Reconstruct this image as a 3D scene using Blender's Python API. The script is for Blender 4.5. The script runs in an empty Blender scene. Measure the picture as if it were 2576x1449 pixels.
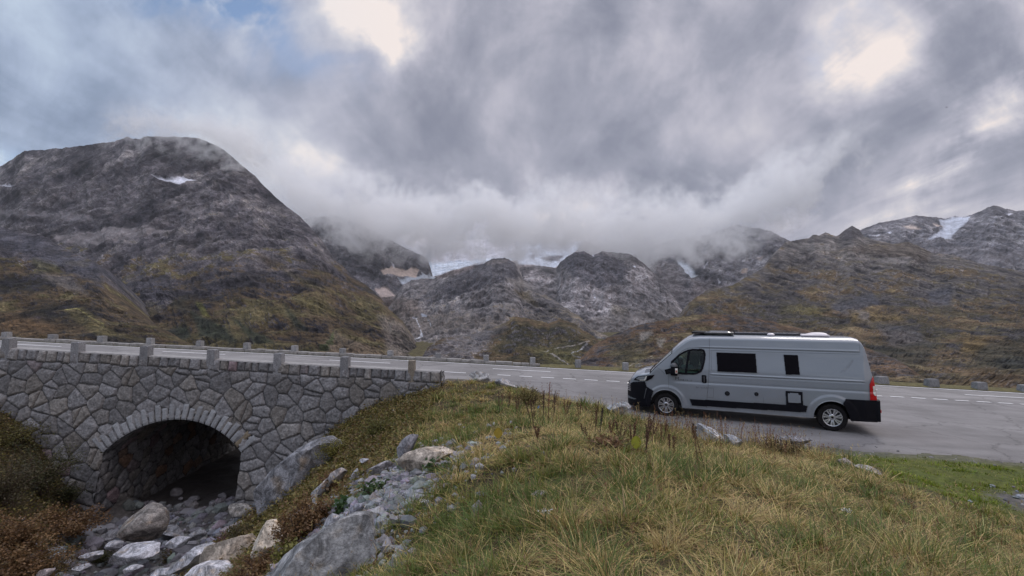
import bpy, bmesh, math, random
import numpy as np
from mathutils import Vector, Matrix

S = bpy.context.scene
COL = S.collection
# ------------------------------------------------------------------ camera
FPX = 1200.0                       # focal length in units of a 2576 px wide frame
PITCH = math.atan(59.5 / FPX)
CAMZ = 3.3
cam_data = bpy.data.cameras.new("camera")
cam_data.sensor_width = 36.0
cam_data.lens = FPX / 2576.0 * 36.0
cam_data.clip_start = 0.05
cam_data.clip_end = 60000.0
cam = bpy.data.objects.new("camera", cam_data)
cam.location = (0, 0, CAMZ)
cam.rotation_euler = (math.pi / 2 + PITCH, 0, 0)
COL.objects.link(cam)
S.camera = cam
S.render.resolution_x, S.render.resolution_y = 1024, 576
S.view_settings.view_transform = 'Standard'
S.view_settings.look = 'None'
S.view_settings.exposure = 0.0
S.view_settings.gamma = 1.0
S.cycles.use_denoising = True
S.cycles.max_bounces = 8
S.cycles.diffuse_bounces = 3
S.cycles.glossy_bounces = 3
S.cycles.transmission_bounces = 6
S.cycles.transparent_max_bounces = 12
S.cycles.volume_bounces = 3
S.cycles.volume_step_rate = 1.0
S.cycles.volume_max_steps = 256

# ------------------------------------------------------------------ node helper
class NT:
    def __init__(s, tree):
        s.t = tree; s.n = tree.nodes; s.l = tree.links
    def new(s, kind, **kw):
        n = s.n.new(kind)
        for k, v in kw.items(): setattr(n, k, v)
        return n
    def put(s, sock, v):
        if v is None: return
        if isinstance(v, bpy.types.NodeSocket): s.l.new(v, sock)
        else: sock.default_value = v
    def m(s, op, a, b=None, c=None, clamp=False):
        n = s.new('ShaderNodeMath', operation=op); n.use_clamp = clamp
        s.put(n.inputs[0], a); s.put(n.inputs[1], b); s.put(n.inputs[2], c)
        return n.outputs[0]
    def vm(s, op, a, b=None, out=0):
        n = s.new('ShaderNodeVectorMath', operation=op)
        s.put(n.inputs[0], a); s.put(n.inputs[1], b)
        return n.outputs[out]
    def comb(s, x, y, z):
        n = s.new('ShaderNodeCombineXYZ')
        s.put(n.inputs[0], x); s.put(n.inputs[1], y); s.put(n.inputs[2], z)
        return n.outputs[0]
    def noise(s, vec, scale, detail=6, rough=0.55, dist=0.0, lac=2.0, col=False):
        n = s.new('ShaderNodeTexNoise')
        s.put(n.inputs['Vector'], vec)
        n.inputs['Scale'].default_value = scale; n.inputs['Detail'].default_value = detail
        n.inputs['Roughness'].default_value = rough; n.inputs['Distortion'].default_value = dist
        n.inputs['Lacunarity'].default_value = lac
        return n.outputs['Color' if col else 'Fac']
    def ramp(s, fac, stops, interp='LINEAR'):
        n = s.new('ShaderNodeValToRGB'); cr = n.color_ramp; cr.interpolation = interp
        while len(cr.elements) < len(stops): cr.elements.new(0.5)
        for e, (p, c) in zip(cr.elements, stops):
            e.position = p; e.color = (*c, 1) if len(c) == 3 else c
        s.put(n.inputs[0], fac)
        return n.outputs[0]
    def mix(s, fac, a, b, blend='MIX'):
        n = s.new('ShaderNodeMix', data_type='RGBA', blend_type=blend)
        s.put(n.inputs[0], fac)
        s.put(n.inputs[6], (*a, 1) if isinstance(a, tuple) and len(a) == 3 else a)
        s.put(n.inputs[7], (*b, 1) if isinstance(b, tuple) and len(b) == 3 else b)
        return n.outputs[2]
    def mr(s, v, a, b, c=0.0, d=1.0, kind='SMOOTHSTEP'):
        n = s.new('ShaderNodeMapRange', interpolation_type=kind)
        s.put(n.inputs[0], v)
        for i, q in enumerate((a, b, c, d)): n.inputs[i + 1].default_value = q
        return n.outputs[0]

def ray(x, y):
    """direction (depth 1 along +Y) through the frame point x,y of a 2576x1449 view"""
    a = (np.asarray(x, float) - 1288) / FPX; b = -(np.asarray(y, float) - 724.5) / FPX
    c, s = math.cos(PITCH), math.sin(PITCH)
    fy = c - b * s; fz = s + b * c
    return a / fy, np.ones_like(fy), fz / fy
def at(x, y, D):
    rx, ry, rz = ray(x, y)
    return np.stack(np.broadcast_arrays(rx * D, ry * D, rz * D + CAMZ), -1)

# ------------------------------------------------------------------ world: Nishita sky behind a broken cloud deck
SUN_EL, SUN_AZ = math.radians(38), math.radians(40)     # azimuth from +Y towards +X
W = bpy.data.worlds.new("World"); S.world = W; W.use_nodes = True
w = NT(W.node_tree)
w.n.clear()
out = w.new('ShaderNodeOutputWorld'); bg = w.new('ShaderNodeBackground')
w.l.new(bg.outputs[0], out.inputs[0])
sky = w.new('ShaderNodeTexSky', sky_type='NISHITA')
sky.sun_disc = False; sky.sun_elevation = SUN_EL; sky.sun_rotation = SUN_AZ
sky.altitude = 2000; sky.air_density = 1.0; sky.dust_density = 0.6
tc = w.new('ShaderNodeTexCoord'); dirv = w.vm('NORMALIZE', tc.outputs['Generated'])
sp = w.new('ShaderNodeSeparateXYZ'); w.l.new(dirv, sp.inputs[0]); dx, dy, dz = sp.outputs
gy = w.m('MAXIMUM', dy, 0.12)
gx = w.m('DIVIDE', dx, gy); gz = w.m('DIVIDE', dz, gy)
g0 = w.comb(gx, gz, 0.0)
wn = w.noise(g0, 1.6, 3, 0.5, col=True)
g1 = w.vm('ADD', g0, w.vm('MULTIPLY', w.vm('SUBTRACT', wn, (0.5, 0.5, 0.5)), (0.22, 0.22, 0.0)))
wn2 = w.noise(g0, 7.0, 4, 0.6, col=True)
g2 = w.vm('ADD', g1, w.vm('MULTIPLY', w.vm('SUBTRACT', wn2, (0.5, 0.5, 0.5)), (0.13, 0.13, 0.0)))
hz = w.m('ADD', w.m('MAXIMUM', dz, 0.0), 0.16)
cx_, cy_ = w.m('DIVIDE', dx, hz), w.m('DIVIDE', w.m('ABSOLUTE', dy), hz)
cl = w.comb(cx_, w.m('MULTIPLY', cy_, 0.30), w.m('MULTIPLY', w.m('LESS_THAN', dy, 0.0), 7.0))
n_streak = w.noise(cl, 1.35, 5, 0.50, 0.5)
n_streak2 = w.noise(w.vm('ADD', cl, (5.2, 1.3, 2.0)), 4.2, 7, 0.56, 0.3)
n_puff = w.noise(g1, 4.2, 8, 0.58, 0.25)
def blobs(lst, vec):
    acc = None
    for (x, y, rx, ry, ang, wt) in lst:
        r = ray(x, y); mp = w.new('ShaderNodeMapping', vector_type='TEXTURE')
        w.l.new(vec, mp.inputs[0])
        mp.inputs[1].default_value = (float(r[0]), float(r[2]), 0)
        mp.inputs[2].default_value = (0, 0, math.radians(ang))
        mp.inputs[3].default_value = (rx / FPX, ry / FPX, 1)
        d2 = w.vm('DOT_PRODUCT', mp.outputs[0], mp.outputs[0], out=1)
        e = w.m('MULTIPLY', w.m('EXPONENT', w.m('MULTIPLY', d2, -1.0)), wt)
        acc = e if acc is None else w.m('ADD', acc, e)
    return acc
BR = blobs([(930, 60, 100, 95, 25, .52), (985, 135, 45, 60, 10, .42), (880, 20, 70, 60, 0, .25), (2190, 130, 95, 180, -32, .40), (2110, 215, 100, 60, 20, .25),
            (2530, 230, 70, 210, -42, .50), (2380, 430, 210, 46, 32, .40), (2120, 40, 130, 60, 30, .22), (830, 425, 85, 42, -20, .52),
            (1395, 545, 110, 45, 0, .48), (1555, 455, 70, 38, 10, .60), (985, 590, 70, 34, 0, .22), (10, 395, 50, 34, 0, .45),
            (560, 330, 170, 60, -28, .14), (2330, 560, 300, 50, 0, .16), (300, 20, 100, 50, -30, .20), (520, 40, 120, 14, -24, .20),
            (1620, 90, 120, 200, -20, .10), (1700, 300, 60, 120, -20, .10), (1100, 60, 60, 160, 0, .08), (1480, 620, 500, 30, 0, .10)], g2)
DK = blobs([(280, 240, 330, 90, -12, .13), (650, 190, 230, 60, -25, .12), (1130, 260, 110, 170, 0, .12), (1330, 330, 150, 120, 0, .12),
            (1740, 440, 140, 70, 15, .17), (2250, 290, 330, 55, 35, .17), (2470, 310, 90, 40, 30, .2), (1060, 610, 110, 35, 0, .14),
            (900, 480, 110, 40, -20, .10), (1560, 60, 60, 90, 0, .12), (2440, 60, 160, 60, 38, .15), (60, 300, 200, 70, 0, .06),
            (1750, 600, 160, 30, 0, .08), (1250, 480, 200, 50, 0, .05), (1460, 400, 60, 40, 0, .08)], g2)
BL = blobs([(500, 22, 190, 46, -10, 1.15), (660, 105, 150, 60, -35, .62), (850, 190, 100, 40, 0, .3), (2085, 120, 45, 60, 0, .34), (20, 395, 50, 40, 0, .45), (2200, 60, 60, 40, 0, .2)], g2)
L = w.m('ADD', 0.49, w.m('MULTIPLY', w.m('SUBTRACT', n_streak, 0.5), 1.15))
L = w.m('ADD', L, w.m('MULTIPLY', w.m('SUBTRACT', n_streak2, 0.5), 0.55))
L = w.m('ADD', L, w.m('MULTIPLY', w.m('SUBTRACT', n_puff, 0.5), 1.05))
L = w.m('ADD', L, w.m('MULTIPLY', BR, w.mr(w.m('ADD', w.m('MULTIPLY', n_puff, .5), w.m('MULTIPLY', n_streak2, .5)), .36, .62, .15, 1.25, 'LINEAR')))
L = w.m('SUBTRACT', L, DK)
L = w.m('ADD', L, w.m('MULTIPLY', w.mr(gz, 0.36, 0.06), 0.07))
cloud = w.ramp(L, [(0.0, (.17, .19, .26)), (.25, (.255, .27, .345)), (.42, (.345, .355, .435)), (.58, (.48, .475, .555)), (.76, (.64, .62, .67)), (1.0, (.93, .83, .79))])
cloud = w.mix(w.mr(gx, -0.15, -1.0), cloud, w.mix(1.0, cloud, (.80, .98, 1.12), 'MULTIPLY'))
skyc = w.mix(1.0, sky.outputs[0], (.185, .175, .165), 'MULTIPLY')
fb = w.m('MULTIPLY', BL, w.mr(n_puff, 0.60, 0.38, 0.15, 1.3), clamp=True)
colr = w.mix(fb, cloud, skyc)
# unseen sky overhead and behind the viewer, boosted as added light for the foreground
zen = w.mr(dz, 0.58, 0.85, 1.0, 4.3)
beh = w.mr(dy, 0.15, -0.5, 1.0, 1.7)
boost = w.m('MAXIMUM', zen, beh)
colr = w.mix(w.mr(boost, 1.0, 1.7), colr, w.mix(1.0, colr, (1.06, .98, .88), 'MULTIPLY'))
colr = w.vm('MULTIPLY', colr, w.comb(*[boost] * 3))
colr = w.mix(w.mr(dz, -0.02, -0.10), colr, (.07, .07, .07))
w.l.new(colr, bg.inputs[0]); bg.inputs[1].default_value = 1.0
W.cycles.sampling_method = 'MANUAL'; W.cycles.sample_map_resolution = 512

sun_d = bpy.data.lights.new("sun", 'SUN'); sun_d.energy = 0.9; sun_d.angle = math.radians(18); sun_d.color = (1, .94, .88)
sun = bpy.data.objects.new("sun", sun_d); COL.objects.link(sun)
sdir = Vector((math.sin(SUN_AZ) * math.cos(SUN_EL), math.cos(SUN_AZ) * math.cos(SUN_EL), math.sin(SUN_EL)))
sun.rotation_euler = (-sdir).to_track_quat('-Z', 'Y').to_euler()

# ------------------------------------------------------------------ general helpers
rng = np.random.default_rng(11)
_perm = np.random.default_rng(5).permutation(256); _perm = np.concatenate([_perm, _perm, _perm])
_grad = np.random.default_rng(6).normal(size=(256, 3)); _grad /= np.linalg.norm(_grad, axis=1)[:, None]
def perlin(p):
    p = np.asarray(p, float); i = np.floor(p).astype(np.int64); f = p - i; i &= 255
    u = f * f * f * (f * (f * 6 - 15) + 10)
    res = 0
    for a in (0, 1):
        for b in (0, 1):
            for c in (0, 1):
                h = _perm[_perm[_perm[(i[..., 0] + a) & 255] + ((i[..., 1] + b) & 255)] + ((i[..., 2] + c) & 255)]
                g = _grad[h]
                d = (g * (f - np.array([a, b, c]))).sum(-1)
                wx = u[..., 0] if a else 1 - u[..., 0]; wy = u[..., 1] if b else 1 - u[..., 1]; wz = u[..., 2] if c else 1 - u[..., 2]
                res = res + d * wx * wy * wz
    return res * 1.6
def fbm(p, octv=5, gain=.5, lac=2.03, ridged=False):
    p = np.asarray(p, float); a = 1.0; tot = 0; nrm = 0
    for o in range(octv):
        n = perlin(p * lac ** o + 17.3 * o)
        if ridged: n = 1 - 2 * np.abs(n)
        tot = tot + n * a; nrm += a; a *= gain
    return tot / nrm
def sm(x, a, b):
    t = np.clip((x - a) / (b - a), 0, 1); return t * t * (3 - 2 * t)
def lerp(a, b, t): return a + (b - a) * t
def poly_sd(px, py, poly):
    """signed distance to polygon, positive inside"""
    poly = np.asarray(poly, float); d = np.full(np.shape(px), 1e9); ins = np.zeros(np.shape(px), bool)
    for k in range(len(poly)):
        a, b = poly[k], poly[(k + 1) % len(poly)]
        ex, ey = b - a; wx, wy = px - a[0], py - a[1]
        t = np.clip((wx * ex + wy * ey) / (ex * ex + ey * ey + 1e-12), 0, 1)
        d = np.minimum(d, np.hypot(wx - ex * t, wy - ey * t))
        c = ((a[1] <= py) & (b[1] > py)) | ((b[1] <= py) & (a[1] > py))
        with np.errstate(divide='ignore', invalid='ignore'):
            xi = a[0] + (py - a[1]) / (b[1] - a[1] + 1e-12) * ex
        ins ^= c & (px < xi)
    return np.where(ins, d, -d)
def line_d(px, py, pts):
    pts = np.asarray(pts, float); d = np.full(np.shape(px), 1e9)
    for a, b in zip(pts[:-1], pts[1:]):
        ex, ey = b - a; wx, wy = px - a[0], py - a[1]
        t = np.clip((wx * ex + wy * ey) / (ex * ex + ey * ey + 1e-12), 0, 1)
        d = np.minimum(d, np.hypot(wx - ex * t, wy - ey * t))
    return d

def mesh_np(name, V, F, mat=None, cols=None, smooth=True, parent=None, link=True):
    """F: int array (n,3|4) or list of such arrays"""
    me = bpy.data.meshes.new(name)
    Fs = F if isinstance(F, list) else [F]
    Fs = [np.asarray(f, np.int32) for f in Fs if len(f)]
    loops = np.concatenate([f.ravel() for f in Fs]) if Fs else np.zeros(0, np.int32)
    cnt = np.concatenate([np.full(len(f), f.shape[1]) for f in Fs])
    V = np.asarray(V, np.float32).reshape(-1, 3)
    me.vertices.add(len(V)); me.vertices.foreach_set('co', V.ravel())
    me.loops.add(len(loops)); me.loops.foreach_set('vertex_index', loops.astype(np.int32))
    me.polygons.add(len(cnt)); st = np.zeros(len(cnt), np.int32); st[1:] = np.cumsum(cnt)[:-1]
    me.polygons.foreach_set('loop_start', st)
    me.polygons.foreach_set('use_smooth', np.full(len(cnt), smooth))
    me.update(calc_edges=True); me.validate()
    if cols is not None:
        ca = me.color_attributes.new('Col', 'FLOAT_COLOR', 'POINT')
        c4 = np.ones((len(V), 4), np.float32); c4[:, :np.shape(cols)[-1]] = cols
        ca.data.foreach_set('color', c4.ravel())
    if mat: me.materials.append(mat)
    o = bpy.data.objects.new(name, me)
    if link: COL.objects.link(o)
    if parent: o.parent = parent
    return o
def grid_faces(nx, ny, keep=None):
    """verts index = i*ny+j ; returns quads"""
    i, j = np.meshgrid(np.arange(nx - 1), np.arange(ny - 1), indexing='ij')
    q = np.stack([i * ny + j, (i + 1) * ny + j, (i + 1) * ny + j + 1, i * ny + j + 1], -1)
    if keep is not None: return q[keep]
    return q.reshape(-1, 4)
def tag(o, label=None, cat=None, group=None, kind=None):
    if label: o['label'] = label
    if cat: o['category'] = cat
    if group: o['group'] = group
    if kind: o['kind'] = kind
    return o
def empty(name, loc=(0, 0, 0), rz=0.0):
    o = bpy.data.objects.new(name, None); o.empty_display_size = .2
    o.location = loc; o.rotation_euler = (0, 0, rz); COL.objects.link(o); return o

def mat_basic(name, color, rough=0.6, metal=0.0, var=0.15, vscale=6.0, bump=0.0, bscale=40.0, spec=0.5, coat=0.0, emit=None, trans=0.0, coord='Object'):
    m = bpy.data.materials.new(name); m.use_nodes = True; t = NT(m.node_tree); p = t.n['Principled BSDF']
    c = t.new('ShaderNodeTexCoord')
    n = t.noise(c.outputs[coord], vscale, 5, .6)
    f = t.mr(n, .25, .75, 1 - var, 1 + var, 'LINEAR')
    col = t.vm('MULTIPLY', (*color[:3],), t.comb(f, f, f))
    t.l.new(col, p.inputs['Base Color'])
    p.inputs['Roughness'].default_value = rough; p.inputs['Metallic'].default_value = metal
    p.inputs['Specular IOR Level'].default_value = spec; p.inputs['Coat Weight'].default_value = coat
    p.inputs['Transmission Weight'].default_value = trans
    if bump:
        b = t.new('ShaderNodeBump'); b.inputs['Strength'].default_value = bump; b.inputs['Distance'].default_value = .02
        t.l.new(t.noise(c.outputs[coord], bscale, 6, .65), b.inputs['Height']); t.l.new(b.outputs[0], p.inputs['Normal'])
    return m
def mat_attr(name, rough=0.9, spec=0.2, vscale=8.0, var=0.25, bump=0.4, bscale=None, bdist=0.02, detail=8, extra=None, trans=0.0):
    """colour from the mesh attribute times procedural variation"""
    m = bpy.data.materials.new(name); m.use_nodes = True; t = NT(m.node_tree); p = t.n['Principled BSDF']
    a = t.new('ShaderNodeAttribute', attribute_name='Col'); c = t.new('ShaderNodeTexCoord')
    n = t.noise(c.outputs['Object'], vscale, detail, .62)
    f = t.mr(n, .28, .72, 1 - var, 1 + var, 'LINEAR')
    col = t.vm('MULTIPLY', a.outputs['Color'], t.comb(f, f, f))
    if extra: col = extra(t, col, c)
    t.l.new(col, p.inputs['Base Color'])
    p.inputs['Roughness'].default_value = rough; p.inputs['Specular IOR Level'].default_value = spec
    if bump:
        b = t.new('ShaderNodeBump'); b.inputs['Strength'].default_value = bump; b.inputs['Distance'].default_value = bdist
        t.l.new(t.noise(c.outputs['Object'], bscale or vscale * 2.5, detail, .68), b.inputs['Height']); t.l.new(b.outputs[0], p.inputs['Normal'])
    return m

class MB:
    """collects boxes, bars and lathes into one mesh"""
    def __init__(s): s.v = []; s.f = []
    def add(s, V, F):
        o = len(s.v); s.v += [tuple(map(float, q)) for q in V]; s.f += [tuple(int(k) + o for k in f) for f in F]; return s
    def box(s, c, d, M=None, top=(1, 1)):
        x, y, z = [q / 2 for q in d]; V = []
        for sz in (-1, 1):
            k = top if sz > 0 else (1, 1)
            for sx, sy in ((-1, -1), (1, -1), (1, 1), (-1, 1)): V.append(Vector((sx * x * k[0], sy * y * k[1], sz * z)))
        if M is not None: V = [M @ q for q in V]
        V = [q + Vector(c) for q in V]
        return s.add(V, [(3, 2, 1, 0), (4, 5, 6, 7), (0, 1, 5, 4), (1, 2, 6, 5), (2, 3, 7, 6), (3, 0, 4, 7)])
    def tube(s, pts, rad, n=8, cap=True):
        pts = [Vector(p) for p in pts]; rs = rad if hasattr(rad, '__len__') else [rad] * len(pts); V = []; F = []
        for i, p in enumerate(pts):
            d = (pts[min(i + 1, len(pts) - 1)] - pts[max(i - 1, 0)]).normalized()
            a = d.orthogonal().normalized() if i == 0 else (a - d * a.dot(d)).normalized()
            b = d.cross(a)
            for k in range(n):
                t = 2 * math.pi * k / n; V.append(p + (a * math.cos(t) + b * math.sin(t)) * rs[i])
        for i in range(len(pts) - 1):
            for k in range(n): F.append((i * n + k, i * n + (k + 1) % n, (i + 1) * n + (k + 1) % n, (i + 1) * n + k))
        if cap: F.append(tuple(range(n))[::-1]); F.append(tuple((len(pts) - 1) * n + k for k in range(n)))
        return s.add(V, F)
    def lathe(s, prof, n=32, axis='y', c=(0, 0, 0), closed=False):
        V = []; F = []; m_ = len(prof)
        for k in range(n):
            t = 2 * math.pi * k / n
            for (r, h) in prof:
                if axis == 'y': V.append((c[0] + r * math.cos(t), c[1] + h, c[2] + r * math.sin(t)))
                else: V.append((c[0] + r * math.cos(t), c[1] + r * math.sin(t), c[2] + h))
        for k in range(n):
            for j in range(m_ - 1 + (1 if closed else 0)):
                j2 = (j + 1) % m_; k2 = (k + 1) % n
                F.append((k * m_ + j, k * m_ + j2, k2 * m_ + j2, k2 * m_ + j))
        return s.add(V, F)
    def build(s, name, mat, parent=None, smooth=False, bevel=0.0, auto=35, link=True):
        me = bpy.data.meshes.new(name); me.from_pydata(s.v, [], s.f); me.update()
        bm = bmesh.new(); bm.from_mesh(me); bmesh.ops.recalc_face_normals(bm, faces=bm.faces)
        if bevel:
            ed = [e for e in bm.edges if len(e.link_faces) == 2 and e.calc_face_angle(0) > math.radians(30)]
            bmesh.ops.bevel(bm, geom=ed, offset=bevel, segments=2, profile=.6, affect='EDGES', clamp_overlap=True)
        bm.to_mesh(me); bm.free()
        if mat: me.materials.append(mat)
        if smooth or bevel:
            me.polygons.foreach_set('use_smooth', [True] * len(me.polygons))
            try: me.set_sharp_from_angle(angle=math.radians(auto))
            except Exception: pass
        o = bpy.data.objects.new(name, me)
        if link: COL.objects.link(o)
        if parent: o.parent = parent
        return o
# ------------------------------------------------------------------ mountains
# every range is a relief at its own distance: crest and foot are given as frame points with a distance in metres
def rock_mat(name, s):
    def ex(t, col, c):
        # fine broken outcrop texture
        n1 = t.noise(c.outputs['Object'], 1 / (14 * s), 9, .72, .6)
        n2 = t.noise(c.outputs['Object'], 1 / (3.2 * s), 7, .7, .4)
        f = t.m('MULTIPLY', t.mr(n1, .40, .60, .56, 1.46, 'LINEAR'), t.mr(n2, .40, .60, .66, 1.36, 'LINEAR'))
        mp = t.new('ShaderNodeMapping', vector_type='TEXTURE'); t.l.new(c.outputs['Object'], mp.inputs[0]); mp.inputs[2].default_value = (.25, .42, .1); mp.inputs[3].default_value = (3.2, 3.2, .55)
        n3 = t.noise(mp.outputs[0], 1 / (26 * s), 8, .66, .5)          # bedding and ledges
        f = t.m('MULTIPLY', f, t.mr(n3, .40, .60, .70, 1.30, 'LINEAR'))
        a = t.new('ShaderNodeAttribute', attribute_name='Col')         # alpha 0 on snow and ice, part way on scree
        f = t.m('ADD', t.m('MULTIPLY', f, a.outputs['Alpha']), t.m('MULTIPLY', t.m('SUBTRACT', 1.0, a.outputs['Alpha']), t.mr(n1, .35, .65, .88, 1.1, 'LINEAR')))
        return t.vm('MULTIPLY', col, t.comb(f, f, f))
    return mat_attr(name, rough=.95, spec=.1, vscale=1 / (60 * s), var=.15, bump=.9, bscale=1 / (9 * s), bdist=2.5 * s, detail=9, extra=ex)

def interp(pts, x, k):
    p = np.array(pts, float); return np.interp(x, p[:, 0], p[:, k])
def mid_x(X, T, seed): return fbm(np.stack([X / 60, T * 3, X * 0 + seed + 2], -1), 4, .5)
def mountain(name, crest, base, nx, ny, seed, amp, scale, rocks, vegs, vegf, patches=(), lines=(), pw=1.0, jag=3.0, ms=1.0, crest_amp=.12, blend=(0.4, 0.6)):
    x0, x1 = crest[0][0], crest[-1][0]
    x = np.linspace(x0, x1, nx)
    yc = interp(crest, x, 1); Dc = interp(crest, x, 2); yb = interp(base, x, 1); Db = interp(base, x, 2)
    yc = yc + jag * 1.25 * fbm(np.stack([x / 30, 0 * x + seed, 0 * x], -1), 6, .66, ridged=True)
    back = 6
    t = np.concatenate([np.linspace(-1, 0, back, endpoint=False), np.linspace(0, 1, ny)])
    X, T = np.meshgrid(x, t, indexing='ij')
    Tc = np.clip(T, 0, 1)
    Y = yc[:, None] + (yb - yc)[:, None] * Tc
    D = Dc[:, None] + (Db - Dc)[:, None] * Tc ** pw
    P = at(X, Y, D)
    bk = np.clip(-T, 0, 1)
    P[..., 1] += bk * 500 * (Dc[:, None] / 2000); P[..., 2] -= bk ** 1.3 * 350 * (Dc[:, None] / 2000)
    q = P / scale + seed * 7.1
    q2 = q + .35 * np.stack([fbm(q * .7 + 3, 3), fbm(q * .7 + 9, 3), fbm(q * .7 + 5, 3)], -1)
    r1 = fbm(q2 * 1.5, 9, .60, ridged=True)
    r2 = fbm(q2 * np.array([1.0, 1.0, .30]) * 4.2 + 4, 6, .62, ridged=True)
    env = crest_amp + (1 - crest_amp) * sm(Tc, 0, .16)
    disp = (r1 - .35) * .48 + (r2 - .35) * .32
    smo = np.zeros_like(Tc)
    for (poly, col, soft, st) in patches:
        if max(col) > .26: smo = np.maximum(smo, sm(poly_sd(X, Y, poly), -soft, soft) * .75)
    P = P + np.array([0, -.8, .55]) * (amp * disp * env * (1 - smo))[..., None]
    gul = fbm(np.stack([X / 17 + 2.6 * mid_x(X, Tc, seed), Tc * 6.0, X * 0 + seed], -1), 6, .6, ridged=True) - .3
    P = P + np.array([0, -.8, .35]) * (amp * .12 * gul * env * (1 - smo))[..., None]
    strat = fbm((P + 40 * np.stack([r1, r1, r1], -1) * 0) / scale * np.array([.6, .6, 3.4]) + np.array([0, 0, 1.7]) * (P[..., 0:1] / scale) * np.array([0, 0, 1.0]) + seed, 5, .6)
    P = P + np.array([0, -.8, .35]) * (amp * .16 * strat * env)[..., None]
    # slope from the displaced relief
    du = np.gradient(P, axis=0); dv = np.gradient(P, axis=1); N = np.cross(du, dv)
    N /= np.linalg.norm(N, axis=-1)[..., None] + 1e-9
    nz = np.abs(N[..., 2])
    fine = fbm(q * 6 + 31, 6, .62); mid = fbm(q * 1.7 + 11, 5, .55); big = fbm(q * .55 + 23, 4, .5)
    vr = np.array(rocks, float); vv = np.array(vegs, float)
    def pal(a, f):
        f = np.clip(f, 0, .999) * (len(a) - 1); i = f.astype(int); w_ = (f - i)[..., None]
        return a[i] * (1 - w_) + a[np.minimum(i + 1, len(a) - 1)] * w_
    rc = pal(vr, .5 + .75 * fine + .55 * mid + .25 * (r2 - .4))
    vc = pal(vv, .5 + .9 * mid + .5 * fine + .7 * big)
    m = vegf(X, Y, Tc) + .9 * mid + 1.25 * fine + 1.1 * (nz - .55) + .35 * big
    m = sm(m, *blend)[..., None]
    C = rc * (1 - m) + vc * m * .9
    C *= ((1 + .45 * fine) * (1 + .55 * mid))[..., None]
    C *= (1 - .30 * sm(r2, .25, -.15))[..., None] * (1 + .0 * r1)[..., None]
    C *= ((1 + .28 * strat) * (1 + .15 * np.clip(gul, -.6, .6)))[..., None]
    al = np.ones_like(Tc)
    xw = X + 7 * mid + 5 * fine; yw = Y + 4 * fine + 4 * mid
    for (poly, col, soft, st) in patches:
        sd = poly_sd(xw, yw, poly); k = (st * sm(sd, -soft, soft))[..., None]; al = np.minimum(al, 1 - k[..., 0] * (.72 if max(col) > .26 else (.55 if max(col) > .12 and abs(col[0] - col[2]) < .03 else 0)))
        C = C * (1 - k) + (np.array(col) * (1 + (.16 if max(col) > .26 else .3) * fine + .12 * mid + (.22 * r2 if max(col) > .38 else 0))[..., None]) * k
    for (pts, col, wd, st) in lines:
        d = line_d(X + 2.5 * fine, Y + 1.5 * fine, pts); k = (st * (1 - sm(d, wd * .5, wd * 1.1)) * (1 if st > .95 else sm(.5 + fine * 1.6, .3, .7)))[..., None]
        C = C * (1 - k) + np.array(col) * k
    nx_, ny_ = len(x), len(t)
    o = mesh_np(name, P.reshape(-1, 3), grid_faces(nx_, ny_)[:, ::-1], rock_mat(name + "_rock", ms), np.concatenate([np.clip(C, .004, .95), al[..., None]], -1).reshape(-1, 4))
    tag(o, kind='structure')
    return o

SNOW = (.62, .62, .68); BEIGE = (.50, .41, .36); ICE = (.46, .50, .56); SCREE = (.135, .125, .135)
R_DARK = [(.020, .019, .025), (.047, .043, .051), (.090, .082, .088), (.175, .160, .155)]
R_MID = [(.036, .034, .040), (.090, .083, .088), (.165, .153, .155), (.29, .27, .255)]
R_BRN = [(.022, .021, .026), (.058, .053, .056), (.115, .103, .098), (.22, .20, .185)]
R_FAR = [(.052, .052, .066), (.098, .095, .110), (.155, .148, .160), (.25, .24, .245)]  # rock of the far ranges, distance haze put into the colour as paler blue-grey
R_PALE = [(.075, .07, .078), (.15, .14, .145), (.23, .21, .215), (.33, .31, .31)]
V_BRN = [(.018, .017, .014), (.046, .036, .024), (.072, .050, .030), (.070, .060, .029), (.105, .082, .045)]
V_OLV = [(.015, .017, .014), (.036, .033, .022), (.068, .055, .031), (.078, .053, .032), (.115, .090, .050)]
V_RED = [(.026, .022, .018), (.068, .045, .030), (.090, .056, .036), (.080, .065, .036), (.125, .093, .055)]
V_GRY = [(.06, .055, .05), (.11, .095, .08), (.14, .12, .10)]

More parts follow.
